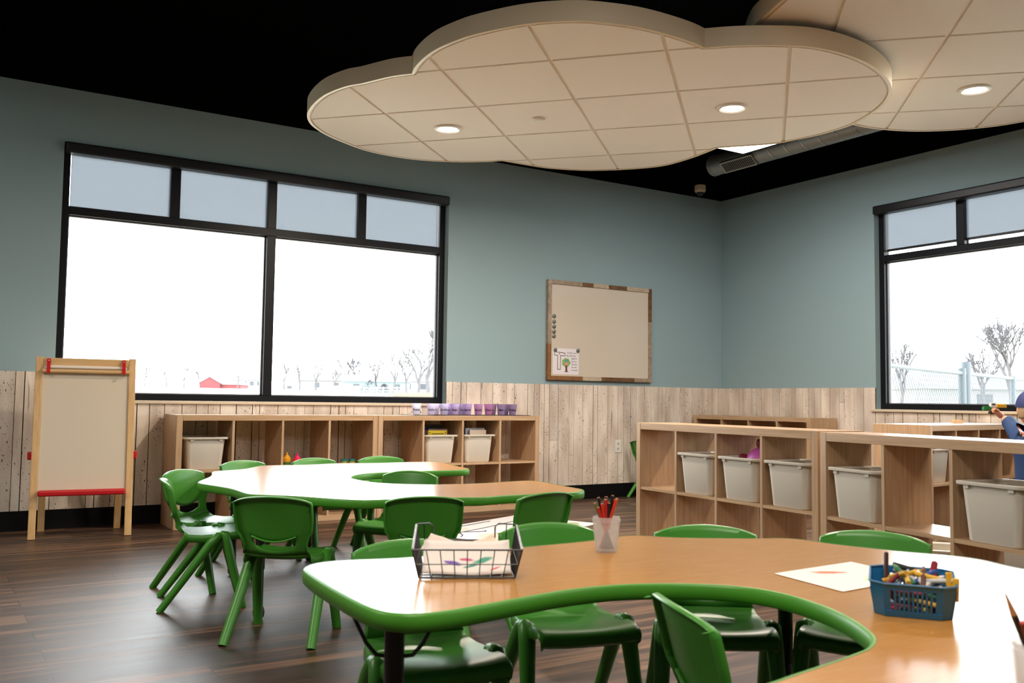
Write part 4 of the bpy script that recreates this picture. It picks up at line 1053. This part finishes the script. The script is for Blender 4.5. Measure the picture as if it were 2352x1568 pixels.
for lab, p, q, col, rr in (('long black marker lying across the back of the blue basket',(-0.032,0.098,0.075),(0.05,0.088,0.058),(0.01,0.012,0.01,1),0.0055),('brown pencil standing up at the corner of the blue basket',(-0.045,0.06,0.03),(-0.043,0.09,0.098),(0.06,0.02,0.015,1),0.0042),('thick yellow crayon upright at the end of the blue basket',(0.062,0.03,0.03),(0.060,0.038,0.078),(0.75,0.42,0.03,1),0.006),('second yellow crayon upright at the end of the blue basket',(0.069,0.022,0.03),(0.071,0.026,0.07),(0.75,0.42,0.03,1),0.006),('dark red marker slanting at the back of the blue basket',(0.03,0.06,0.045),(0.04,0.095,0.085),(0.25,0.01,0.02,1),0.006),('yellow marker lying on top of the crayons',(0.005,0.055,0.068),(0.045,0.045,0.062),(0.75,0.42,0.03,1),0.005)):
    pencil(lab, bm_ @ Vector(p), bm_ @ Vector(q), col, 'long pieces in the blue basket', rr, False, col, 'marker')

# ------------------------------------------------------------------ floor things
mt = thing('play_mat', 'white printed play mat on the floor behind the far table chairs', 'play mat', (-3.42,-1.36,0.0), rad(-66.5))
MB().box(-0.37,0.37,-0.62,0.62,0.0,0.003).build('sheet', mat('mat_white', S(226,222,222), 0.55), mt, smooth=0)
def blob(c, sx, sy, ph=0): return [(c[0]+(sx+0.02*math.cos(3*a*PI/18+ph))*math.cos(a*PI/18), c[1]+(sy+0.02*math.sin(4*a*PI/18))*math.sin(a*PI/18)) for a in range(36)]
MB().prism(blob((0.24,0.28),0.10,0.26,1),0.003,0.0036).build('printed_shape', mat('mat_green', S(176,180,140), 0.6), mt, smooth=0)
MB().prism(blob((0.2,-0.3),0.15,0.28,2),0.003,0.0036).build('printed_shape', mat('mat_pink', S(222,196,182), 0.6), mt, smooth=0)
MB().prism(blob((-0.22,-0.36),0.09,0.17,0),0.003,0.0036).build('printed_shape', mat('mat_sage', S(206,208,198), 0.6), mt, smooth=0)
br = MB()
def ln(P): br.tube([(x,y,0.004) for x,y in P], 0.0035, 5)
ln([(-0.10,-0.55),(-0.12,-0.40),(-0.13,-0.1),(-0.18,0.35)]); ln([(-0.12,-0.42),(-0.2,-0.5),(-0.26,-0.52)]); ln([(-0.115,-0.42),(-0.03,-0.5),(0.0,-0.56)]); ln([(-0.12,-0.38),(-0.05,-0.3),(-0.02,-0.25),(-0.05,-0.22)]); ln([(-0.11,-0.43),(-0.09,-0.58)])
ln([(-0.3,-0.2),(-0.31,0.2)])
br.build('printed_branch', mat('mat_line', S(60,56,70), 0.6), mt)

BR = {'red':(0.5,0.02,0.02,1),'green':(0.02,0.22,0.06,1),'blue':(0.02,0.1,0.35,1),'black':(0.015,0.015,0.015,1),'yellow':(0.75,0.45,0.03,1),'white':(0.75,0.75,0.72,1),'beige':S(220,190,150)}
def brick_mesh(nx, ny, s=0.016, h=0.019):
    mb = MB().box(-nx*s/2,nx*s/2,-ny*s/2,ny*s/2,0,h)
    for i in range(nx):
        for j in range(ny):
            mb.lathe([(s*0.3,h),(s*0.3,h+0.0045),(0.0003,h+0.0045)],10,((i+.5-nx/2)*s,(j+.5-ny/2)*s,0),cap0=False)
    return mb
def brick(label, x, y, z, ang, col, nx=4, ny=2, s=0.016):
    o = brick_mesh(nx,ny,s,s*1.2).build('toy_brick', mat('brick_'+col, BR[col], 0.3), smooth=40, loc=(x,y,z), rot=(0,0,rad(ang)))
    return tag(o, label, 'toy brick', 'toy bricks of the play corner')
brick('beige toy brick standing on the cubby below the window', -0.66,-2.99,0.7725,-28,'beige',4,2,0.018)
brick('red toy brick on the play floor beside the green brick', -1.93,-3.78,0.0,20,'red',2,2,0.02)
brick('green toy brick on the play floor beside the red brick', -1.86,-3.82,0.0,-10,'green',2,2,0.02)
brick('black toy brick on the play floor between cubby and bin', -2.12,-4.03,0.0,-34,'black',4,2,0.02)
brick('blue toy brick beside the pale floor bin', -1.98,-4.05,0.0,15,'blue',2,2,0.02)
brick('blue toy brick lying by the red half brick at the pale floor bin', -2.31,-4.33,0.0,-30,'blue',2,2,0.02)
brick('red half brick at the pale floor bin', -2.27,-4.355,0.0,-30,'red',2,2,0.02)
brick('green toy brick lying near the near table edge view', -2.33,-4.22,0.0,-50,'green',4,2,0.02)

# ------------------------------------------------------------------ the child
SKIN = mat('skin', S(214,150,118), 0.5); HAIR = wood('blond_hair', S(150,118,84), S(190,160,120), stretch=(40,40,3), rough=0.5); NAVY = mat('navy_cap', (0.012,0.02,0.11,1), 0.7)
SLEEVE = mat('blue_knit', (0.006,0.035,0.12,1), 0.75, bump=0.4, bscale=260); TROUS = mat('dark_trousers', (0.02,0.022,0.03,1), 0.8); SHOE = mat('grey_shoe', (0.08,0.08,0.08,1), 0.6)
def skin_mesh(name, V, Ed, R, m, parent, sub=2, root=0):
    me = bpy.data.meshes.new(name); me.from_pydata([tuple(v) for v in V], Ed, []); me.materials.append(m)
    o = bpy.data.objects.new(name, me); C.objects.link(o)
    if parent is not None: o.parent = parent
    sk = o.modifiers.new('skin','SKIN'); sk.use_smooth_shade = True
    for i, r in enumerate(R):
        d = me.skin_vertices[0].data[i]; d.radius = (r, r) if not isinstance(r, tuple) else r
        d.use_root = (i == root)
    ss = o.modifiers.new('sub','SUBSURF'); ss.levels = sub; ss.render_levels = sub
    return o
CO = Vector((-1.687,-4.084,0.0))     # the child's standing spot
child = thing('child', 'young child in blue jumper and navy cap holding up a toy of bricks', 'person', CO)
# camera-right and toward-window directions for posing
rt = Vector((0.845,-0.534,0)); fwv = Vector((0.534,0.845,0)); up = Vector((0,0,1))
P = lambda r, f, z: rt*r + fwv*f + up*z
hd = P(0.0,0.0,0.880)                 # head centre
# body: pelvis, chest, neck, head stub, legs, feet, far arm ; near arm carries the toy
V = [P(0.0,0.0,0.40),P(0,0,0.50),P(0,0.0,0.62),P(0,0,0.70),P(0,0,0.755),P(0,0,0.80),
     P(-0.06,0.03,0.715),P(-0.035,0.12,0.762),P(-0.03,0.18,0.805),P(-0.05,0.222,0.834),
     P(0.10,0.0,0.70),P(0.15,0.01,0.59),P(0.15,0.06,0.48),
     P(-0.055,0.0,0.36),P(-0.065,0.015,0.20),P(-0.065,0.0,0.05),P(-0.07,0.07,0.025),
     P(0.055,0.0,0.36),P(0.065,0.015,0.20),P(0.065,0.0,0.05),P(0.07,0.07,0.025)]
Ed = [(0,1),(1,2),(2,3),(3,4),(4,5),(3,6),(6,7),(7,8),(8,9),(3,10),(10,11),(11,12),(0,13),(13,14),(14,15),(15,16),(0,17),(17,18),(18,19),(19,20)]
R = [0.085,0.088,0.09,0.07,0.036,0.036,0.042,0.034,0.028,0.019,0.042,0.032,0.022,0.058,0.042,0.030,0.024,0.058,0.042,0.030,0.024]
skin_mesh('body', V, Ed, R, SKIN, child)
# clothing: jumper with sleeves, trousers, shoes
Vj = [P(0,0,0.42),P(0,0,0.50),P(0,0,0.62),P(0,0,0.70),P(0,0,0.75),P(-0.06,0.03,0.715),P(-0.035,0.12,0.762),P(-0.03,0.18,0.803),P(-0.042,0.206,0.820),P(0.10,0,0.70),P(0.15,0.01,0.59),P(0.15,0.05,0.50)]
skin_mesh('jumper', Vj, [(0,1),(1,2),(2,3),(3,4),(3,5),(5,6),(6,7),(7,8),(3,9),(9,10),(10,11)], [0.097,0.1,0.1,0.082,0.046,0.056,0.05,0.044,0.041,0.054,0.045,0.036], SLEEVE, child)
Vt = [P(0,0,0.44),P(0,0,0.39),P(-0.056,0,0.35),P(-0.066,0.015,0.20),P(-0.066,0.0,0.06),P(0.056,0,0.35),P(0.066,0.015,0.20),P(0.066,0,0.06)]
skin_mesh('trousers', Vt, [(0,1),(1,2),(2,3),(3,4),(1,5),(5,6),(6,7)], [0.092,0.09,0.066,0.051,0.042,0.066,0.051,0.042], TROUS, child)
for s in (-1,1):
    sh = MB(); base = P(s*0.067,0.03,0.0)
    rings = []
    for z, k in ((0.0,0.95),(0.012,1.0),(0.03,0.95),(0.05,0.7),(0.058,0.45)):
        rings.append([tuple(base + rt*(0.034*k*math.cos(2*PI*i/16)) + fwv*(0.068*k*math.sin(2*PI*i/16)-(0.02 if z > 0.03 else 0)) + up*z) for i in range(16)])
    sh.loft(rings).build('shoe', SHOE, child, smooth=60)
# head with face (turned to the window and the toy), ears
hm = MB(); n1, n2 = 28, 18; face = (fwv*0.93 + rt*0.36).normalized(); side = face.cross(up).normalized()
rings = []
for j in range(n2+1):
    ph = PI*j/n2; z = -math.cos(ph); q = math.sin(ph); ring = []
    for i in range(n1):
        a = 2*PI*i/n1; cf, cs = math.cos(a), math.sin(a)
        w = 0.072*(1-0.10*max(0,-z)); d = 0.084*(1-0.06*max(0,-z))
        f = d*q*cf; s_ = w*q*cs
        if cf > 0.55 and z < 0.45: f *= 0.95
        if cf > 0.965 and -0.32 < z < 0.12: f += 0.013*(1-abs(z+0.12)/0.22)      # nose
        if cf > 0.93 and -0.62 < z < -0.46: f += 0.004                            # lips
        if 0.78 < cf < 0.95 and -0.02 < z < 0.18: f -= 0.005                      # eye sockets
        if cf > 0.8 and z < -0.75: f += 0.006                                     # chin
        ring.append(tuple(hd + face*f + side*s_ + up*(0.098*z)))
    rings.append(ring)
hm.loft(rings); hm.build('head', SKIN, child, smooth=70)
for s in (-1,1):
    MB().ball((0,0,0),0.02,14,8,sc=(0.4,0.8,1.15)).build('ear', SKIN, child, loc=tuple(hd+side*(s*0.071)-face*0.008-up*0.006), rot=(0,0,math.atan2(side.y,side.x)))
    e = MB().ball((0,0,0),0.0085,12,8).build('eye', WHITE, child, loc=tuple(hd+face*0.067+side*(s*0.028)+up*0.006))
    MB().ball(tuple(face*0.0055),0.0048,10,6).build('iris', mat('iris', (0.05,0.08,0.12,1), 0.2), e)
MB().ball((0,0,0),0.012,12,6,sc=(0.5,1.3,0.35)).build('mouth', mat('lips', S(180,90,84), 0.5), child, loc=tuple(hd+face*0.074-up*0.053), rot=(0,0,math.atan2(face.y,face.x)))
ha = MB(); rings = []
for j in range(10):
    z = -0.5 + 1.15*j/9; q = math.sqrt(max(0,1-min(1,z)**2)); ring = []
    for i in range(25):
        a = rad(52) + rad(256)*i/24
        wob = 1.055+0.02*math.sin(i*2.6+j)
        ring.append(tuple(hd + face*(0.084*q*math.cos(a)*wob) + side*(0.072*q*math.sin(a)*wob) + up*(0.1*z)))
    rings.append(ring)
o = ha.loft(rings,0,False,False,closed=False).build('hair', HAIR, child, smooth=70); o.modifiers.new('th','SOLIDIFY').thickness = 0.006
cp = MB(); rings = []
for j in range(9):
    t = j/8; z = 0.16 + 0.9*t
    q = math.sqrt(max(0.0004,1-((z-0.16)/0.92)**2)) if t > 0 else 1.0
    rings.append([tuple(hd + face*(0.094*q*math.cos(2*PI*i/28)) + side*(0.083*q*math.sin(2*PI*i/28)) + up*(0.105*z+0.006*math.cos(2*PI*i/28))) for i in range(28)])
cp.loft(rings,0,False,True); cp.build('cap', NAVY, child, smooth=70)
bk_ = MB(); rr_ = []
for k in (0,1):
    rr_.append([tuple(hd + face*((0.088+0.055*k*math.cos(a))*math.cos(a)) + side*((0.08+0.012*k)*math.sin(a)) + up*(0.026-0.008*k)) for a in [rad(-60+120*i/14) for i in range(15)]])
o = bk_.loft(rr_,0,False,False,closed=False).build('cap_brim', NAVY, child, smooth=60); o.modifiers.new('th','SOLIDIFY').thickness = 0.004
# the hand: palm and five separate fingers closed round the bricks, rooted in the wrist
wr = P(-0.05,0.222,0.834); hu = (-rt*0.55+up*0.62+fwv*0.1).normalized()
hn = P(0,0,0)
pal = wr + hu*0.028
finger_dir = (-rt*0.85+up*0.22).normalized()
HV = [wr, wr+hu*0.014, pal, pal+hu*0.016]
HE = [(0,1),(1,2),(2,3)]; HR = [0.018,0.020,(0.021,0.017),(0.019,0.013)]
def fing(b0, path, r):
    i0 = len(HV); prev = 3 if b0 is None else b0
    for p in path: HV.append(p); HR.append(r); HE.append((prev, len(HV)-1)); prev = len(HV)-1
K = pal + hu*0.022
for k, (off, ln_) in enumerate(((0.018,0.026),(0.006,0.030),(-0.006,0.028),(-0.017,0.022))):
    s0 = K + fwv*off
    fing(3, [s0+up*0.004, s0+hu*0.008-rt*0.006+up*0.004, s0-rt*(ln_*0.75)+up*0.012, s0-rt*ln_-up*0.004], 0.0062)
fing(2, [pal-rt*0.016-fwv*0.012+up*0.001, pal-rt*0.032-fwv*0.012+up*0.006, pal-rt*0.046-fwv*0.010+up*0.012], 0.0068)
skin_mesh('hand', HV, HE, HR, SKIN, child, 2)
# the toy in the hand: four bricks clipped together
tb = thing('brick_toy', 'toy of green, white and yellow bricks held up by the child', 'toy', CO + P(-0.098,0.24,0.886), math.atan2(rt.y,rt.x))
def bpart(name, x, z, nx, col, h=0.019, ny=2, lab=None):
    o = brick_mesh(nx,ny,0.0135,h).build(name, mat('toybrick_'+col, BR[col], 0.3), tb, smooth=40, loc=(x,0,z))
    if lab: o['label'] = lab
    return o
bpart('brick', -0.035,-0.012,3,'green',0.020,2,'green brick')
w_ = bpart('brick', 0.0,0.004,2,'white',0.026,2,'white printed brick')
MB().box(-0.009,0.009,-0.0145,-0.0138,0.015,0.022).build('print', INK, w_, smooth=0)
bpart('brick', 0.05,0.004,4,'yellow',0.017,2,'yellow brick'); bpart('brick', 0.014,-0.018,3,'yellow',0.012,2,'flat yellow brick')
bpart('brick', -0.005,-0.033,2,'black',0.014,2,'black brick')
# ------------------------------------------------------------------ outdoors
def rise(x, y):
    return -0.15 + 0.0150*max(0.0, math.hypot(x+5, y+4) - 16)
gm = MB(); xs = [-400,-200,-100,-50,-25,-12,0.4,6,12,25,50,100,200,420]; ys = [-300,-120,-60,-30,-12,0.4,6,12,25,50,100,200,300,420]
gv = [(x,y,rise(x,y)) for y in ys for x in xs]; nx = len(xs)
gm.add(gv, [(j*nx+i,j*nx+i+1,(j+1)*nx+i+1,(j+1)*nx+i) for j in range(len(ys)-1) for i in range(nx-1) if not (xs[i] >= -12 and xs[i+1] <= 0.4 and ys[j] >= -12 and ys[j+1] <= 0.4)])
struct('ground', gm, mat('dry_grass', (0.5,0.48,0.40,1), 0.95, spec=0.05), smooth=60)
BARK = mat('grey_bark', (0.088,0.084,0.090,1), 0.9, spec=0.1)
CY, SY_ = math.cos(YAW), math.sin(YAW)
def far_point(px, dist):
    d = Vector((CY,SY_,0))*1.0 + Vector((SY_,-CY,0))*((px-1176)/F)
    p = Vector((CAM.x,CAM.y,0)) + d*dist
    return p.x, p.y
def tree(label, px, dist, hgt, seed, group, spread=0.55, depth=6, lean=0.0):
    x, y = far_point(px, dist); rg = random.Random(seed); mb = MB()
    def grow(p, d, L, r, k):
        q = p + d*L*0.5 + Vector((rg.uniform(-.05,.05),rg.uniform(-.05,.05),0.0))*L
        e = q + (d + Vector((rg.uniform(-.18,.18),rg.uniform(-.18,.18),0.05))).normalized()*L*0.5
        mb.tube([p,q,e],[r,r*0.85,r*0.68],5 if k > depth-2 else 3,caps=False)
        if k == 0: return
        for c in range(rg.choice((2,3,3)) if k < depth else 3):
            a = rg.uniform(0,2*PI); s = rg.uniform(spread*0.5,spread)
            nd = (d + Vector((math.cos(a)*s, math.sin(a)*s, rg.uniform(-0.05,0.22)))).normalized()
            grow(p.lerp(e, rg.uniform(0.72,1.0)), nd, L*rg.uniform(0.66,0.82), r*0.66, k-1)
    L0 = hgt*0.25
    grow(Vector((0,0,0)), Vector((lean,0,1)).normalized(), L0, hgt*0.024, depth)
    o = mb.build('bare_tree', BARK, smooth=60, loc=(x,y,rise(x,y)-0.1)); return tag(o, label, 'tree', group)
GT = 'bare trees beyond the field'
tl_ = [(335,210,7.0,'bare tree seen just past the easel top'),(385,215,8.2,'bare tree between the easel and the red barn, first of three'),(425,205,7.5,'bare tree between the easel and the red barn, second of three'),(462,212,6.4,'bare tree close to the red barn on its easel side'),(548,190,6.2,'small bare tree beside the long shed'),(655,190,7.8,'bare tree just past the middle window post'),(690,180,7.5,'bare tree over the pale shed'),(728,185,8.5,'broad bare tree over the white storage sheds'),(768,170,6.0,'slender bare tree between broad ones'),(800,165,9.2,'tall bare tree over the middle of the field'),(822,175,9.4,'forked tall bare tree beside the blue house'),(868,150,7.0,'bare tree over the dark shrub'),(905,140,8.6,'spreading bare tree behind the white rail fence'),(935,135,7.5,'bare tree behind the pale houses'),(962,110,8.6,'big bare tree near the window edge'),(988,95,10.2,'largest bare tree, cut by the window frame')]
for k, (px, d, h, lab) in enumerate(tl_): tree(lab, px, d, h, 40+k, GT, depth=5 if d > 150 else 6)
tree('large bare tree with several trunks beyond the chain link fence', 2325, 46, 6.4, 3, 'bare trees beyond the fence', 0.6, 7)
tree('bare tree over the house roof beyond the chain link fence', 2262, 52, 5.2, 9, 'bare trees beyond the fence', 0.6, 7, -0.12)
tree('thin bare tree at the window side beyond the fence posts', 2066, 50, 4.9, 15, 'bare trees beyond the fence', 0.45, 6)
# houses, barn, sheds
def house(name, label, px, dist, w, d, h, rh, wallc, roofc, yaw=0, windows=2, group=None, cat='house'):
    x, y = far_point(px, dist); r = thing(name, label, cat, (x,y,rise(x,y)-0.2), YAW-PI/2+yaw, group)
    MB().box(-w/2,w/2,-d/2,d/2,0,h).build('wall', mat(name+'_wall', wallc, 0.8), r, smooth=0)
    MB().loft([[(-w/2-.2,-d/2-.3,h),(w/2+.2,-d/2-.3,h),(w/2+.2,d/2+.3,h),(-w/2-.2,d/2+.3,h)],[(-w/2-.2,-.05,h+rh),(w/2+.2,-.05,h+rh),(w/2+.2,.05,h+rh),(-w/2-.2,.05,h+rh)]]).build('roof', mat(name+'_roof', roofc, 0.85), r, smooth=0)
    for k in range(windows):
        xx = -w/2 + w*(k+1)/(windows+1)
        MB().box(xx-0.5,xx+0.5,-d/2-0.04,-d/2,h*0.35,h*0.8).build('house_window', mat('dark_pane', (0.036,0.041,0.050,1), 0.3), r, smooth=0)
    return r
def barn(px, dist):
    x, y = far_point(px, dist); r = thing('barn', 'small red barn across the field', 'barn', (x,y,rise(x,y)-0.2), YAW-PI/2)
    RW = mat('barn_red', (0.144,0.023,0.027,1), 0.8)
    w, h, p = 4.4, 1.2, 1.3
    MB().loft([[(-w/2,-4,0),(w/2,-4,0),(w/2,-4,h),(0,-4,h+p),(-w/2,-4,h)],[(-w/2,4,0),(w/2,4,0),(w/2,4,h),(0,4,h+p),(-w/2,4,h)]]).build('wall', RW, r, smooth=0)
    rf = MB()
    for s in (-1,1): rf.bar((s*w*0.27,-4.2,h+p*0.5+0.0),(s*w*0.27,4.2,h+p*0.5),0.15,w*0.62,0,up=(-s*p,0,w/2)) if False else rf.add([(0,-4.2,h+p+.1),(0,4.2,h+p+.1),(s*(w/2+.3),4.2,h-.05),(s*(w/2+.3),-4.2,h-.05)],[(0,1,2,3)])
    rf.build('roof', mat('barn_roof', (0.135,0.090,0.095,1), 0.8), r, smooth=0)
    MB().box(w/2,w/2+4.2,-3,3,0,0.95).build('annex', RW, r, smooth=0); MB().loft([[(w/2,-3.2,0.95),(w/2+4.4,-3.2,0.95),(w/2+4.4,3.2,0.95),(w/2,3.2,0.95)],[(w/2,-3.2,1.9),(w/2+3.0,-3.2,1.9),(w/2+3.0,3.2,1.9),(w/2,3.2,1.9)]]).build('annex_roof', mat('annex_roof', (0.162,0.144,0.149,1), 0.8), r, smooth=0)
barn(497,205)
GH = 'houses across the field'
house('long_shed','long pale shed beside the red barn',578,245,9.5,5,2.3,0.7,(0.162,0.171,0.189,1),(0.135,0.144,0.162,1),0,4,GH,'shed')
house('pale_shed','pale low shed just past the middle window post',672,206,6.6,4,1.1,0.5,(0.248,0.248,0.257,1),(0.189,0.194,0.203,1),0,1,GH,'shed')
house('white_shed','white shed row in front of the broad trees',792,138,4.6,3,0.9,0.4,(0.270,0.270,0.279,1),(0.225,0.225,0.225,1),0,0,GH,'shed')
house('blue_house','pale blue house beside the dark shrub',826,150,4.2,5,2.0,1.1,(0.126,0.180,0.203,1),(0.171,0.171,0.184,1),0,1,GH)
house('tan_house','house with long roof behind the broad trees',780,197,16,6,2.2,1.7,(0.171,0.162,0.158,1),(0.135,0.131,0.140,1),0,3,GH)
house('teal_house','teal house behind the spreading tree',900,161,6.4,5,2.0,1.3,(0.135,0.189,0.198,1),(0.162,0.167,0.176,1),0.1,2,GH)
house('grey_house','long grey house near the window edge',960,174,14,6,2.2,1.6,(0.189,0.189,0.198,1),(0.144,0.149,0.162,1),0,4,GH)
house('gable_house','house with gable roof beyond the chain link fence',2195,62,7.2,7,1.6,1.35,(0.189,0.189,0.189,1),(0.153,0.158,0.171,1),0.05,1,'houses beyond the fence')
house('low_house','low house behind the large bare tree beyond the fence',2352,84,11,6,1.9,1.4,(0.207,0.207,0.207,1),(0.180,0.184,0.194,1),0,2,'houses beyond the fence')
for lab, px, d, w, h, s in (('dark bushy shrub beside the pale blue house',852,120,1.6,1.9,1),('second dark shrub on the fence side of the first',884,116,1.3,1.4,2)):
    x, y = far_point(px, d); rg = random.Random(s); mb = MB()
    for k in range(420):
        a = rg.uniform(0,2*PI); q = rg.uniform(0,1)**.5; z = rg.uniform(0,1); rr = w*(1-z**2)*q
        c = Vector((rr*math.cos(a),rr*math.sin(a),z*h)); dd = Vector((rg.uniform(-1,1),rg.uniform(-1,1),rg.uniform(-.2,1)))*0.16
        mb.bar(c,c+dd,0.07,0.02)
    tag(mb.build('shrub', mat('shrub_leaf', (0.041,0.041,0.050,1), 0.9), loc=(x,y,rise(x,y)), smooth=0), lab, 'shrub', 'shrubs across the field')
# white rail fence, orange grass, mast
x0, y0 = far_point(838,112); x1, y1 = far_point(930,104)
rfn = thing('rail_fence','white three rail fence across the field','fence',(x0,y0,rise(x0,y0)),math.atan2(y1-y0,x1-x0)); Lf = math.hypot(x1-x0,y1-y0)
WF = mat('white_paint', (0.315,0.315,0.315,1), 0.7)
for z in (0.3,0.6,0.9): MB().box(0,Lf,-0.03,0.03,z-0.05,z+0.05).build('rail', WF, rfn, smooth=0)
for k in range(7): MB().box(Lf*k/6-0.06,Lf*k/6+0.06,-0.06,0.06,-0.2,1.05).build('post', WF, rfn, smooth=0)
rg = random.Random(8); gs = MB()
for k in range(900):
    x, y = far_point(rg.uniform(905,1000), rg.uniform(62,90)); z = rise(x,y)
    gs.bar((x,y,z),(x+rg.uniform(-.15,.15),y+rg.uniform(-.15,.15),z+rg.uniform(.3,.75)),0.04,0.02)
tag(gs.build('tall_grass', mat('orange_grass', (0.203,0.135,0.086,1), 0.9), smooth=0), 'tall orange dry grass at the field edge', 'grass', kind='stuff')
x, y = far_point(255,300); ms = thing('radio_mast','faint pale radio mast far beyond the easel','mast',(x,y,rise(x,y)))
PM = mat('pale_mast', (0.270,0.279,0.288,1), 0.8)
MB().lathe([(0.45,0),(0.3,15.2)],10).build('pole', PM, ms); MB().lathe([(0.9,12.6),(0.9,13.6)],12).build('platform', PM, ms); MB().lathe([(1.0,14.4),(1.0,15.4)],12).build('platform', PM, ms)
# chain link fence just outside the second window
fa, fb = Vector((2.75,-0.75,0)), Vector((10.5,1.55,0)); fL = (fb-fa).length
fc = thing('chain_link_fence','grey chain link fence outside beyond the second window','fence',(fa.x,fa.y,-0.15),math.atan2(fb.y-fa.y,fb.x-fa.x))
FG = mat('fence_grey', (0.077,0.090,0.104,1), 0.6, metal=0.2); FT = 1.43
MB().tube([(-1.9,0,FT),(fL,0,FT)],0.022,10).build('top_rail', FG, fc)
for xq in (2.9,6.2): MB().tube([(xq,0,0),(xq,0,FT+0.03)],0.035,10).build('post', FG, fc)
MB().tube([(0.55,0.0,0),(0.55,0.0,FT+0.06)],0.045,12).build('post', FG, fc); MB().tube([(0.72,0.0,0),(0.72,0.0,FT+0.14)],0.055,12).build('post', FG, fc)
ml = MB(); st = 0.075; z0, z1 = 0.05, FT
k = int(-1.9/st)
while k*st < fL+1.5:
    xq = k*st
    for s in (1,-1):
        a = Vector((xq,0.006*s,z0 if s > 0 else z1)); b = Vector((xq+(z1-z0)*0.75,0.006*s,z1 if s > 0 else z0))
        ml.tube([a,b],0.0026,3,caps=False) if a.x < fL else None
    k += 1
ml.build('mesh', FG, fc, smooth=0)

# ------------------------------------------------------------------ light
w = bpy.data.worlds.new('overcast_sky'); bpy.context.scene.world = w; w.use_nodes = True
bg = w.node_tree.nodes['Background']; bg.inputs['Color'].default_value = (0.93,0.965,1.0,1); bg.inputs['Strength'].default_value = 13.0
for nm, loc, rot, sx in (('portal_one',((W1[0]+W1[1])/2,0.19,1.745),(rad(-90),0,0),W1[1]-W1[0]),('portal_two',(0.19,(W2[0]+W2[1])/2,1.745),(rad(-90),0,rad(-90)),W2[1]-W2[0])):
    ld = bpy.data.lights.new(nm,'AREA'); ld.shape = 'RECTANGLE'; ld.size = sx; ld.size_y = HEAD-SILL; ld.cycles.is_portal = True
    lo = bpy.data.objects.new(nm, ld); C.objects.link(lo); lo.location = loc; lo.rotation_euler = rot
# ceiling lamps of the rest of the room, behind and beside the camera
for loc, wt in (((-6.6,-6.3,2.93),70),((-8.2,-3.2,2.93),75),((-3.0,-7.4,2.93),70),((-4.75,-5.0,2.95),14)):
    add_area('ceiling_panel_glow', loc, 1.1, 0.55, wt, (1.0,0.90,0.80))
add_area('panel_glow', (-1.56,-2.11,2.964), 0.55, 1.1, 14, (1.0,0.95,0.9))

sc = bpy.context.scene
sc.view_settings.view_transform = 'Standard'; sc.view_settings.look = 'None'; sc.view_settings.gamma = 1.0; sc.view_settings.exposure = 0.0
sc.cycles.use_denoising = True; sc.cycles.max_bounces = 10; sc.cycles.diffuse_bounces = 6; sc.cycles.transparent_max_bounces = 24
sc.cycles.sample_clamp_indirect = 12; sc.cycles.caustics_reflective = False; sc.cycles.caustics_refractive = False
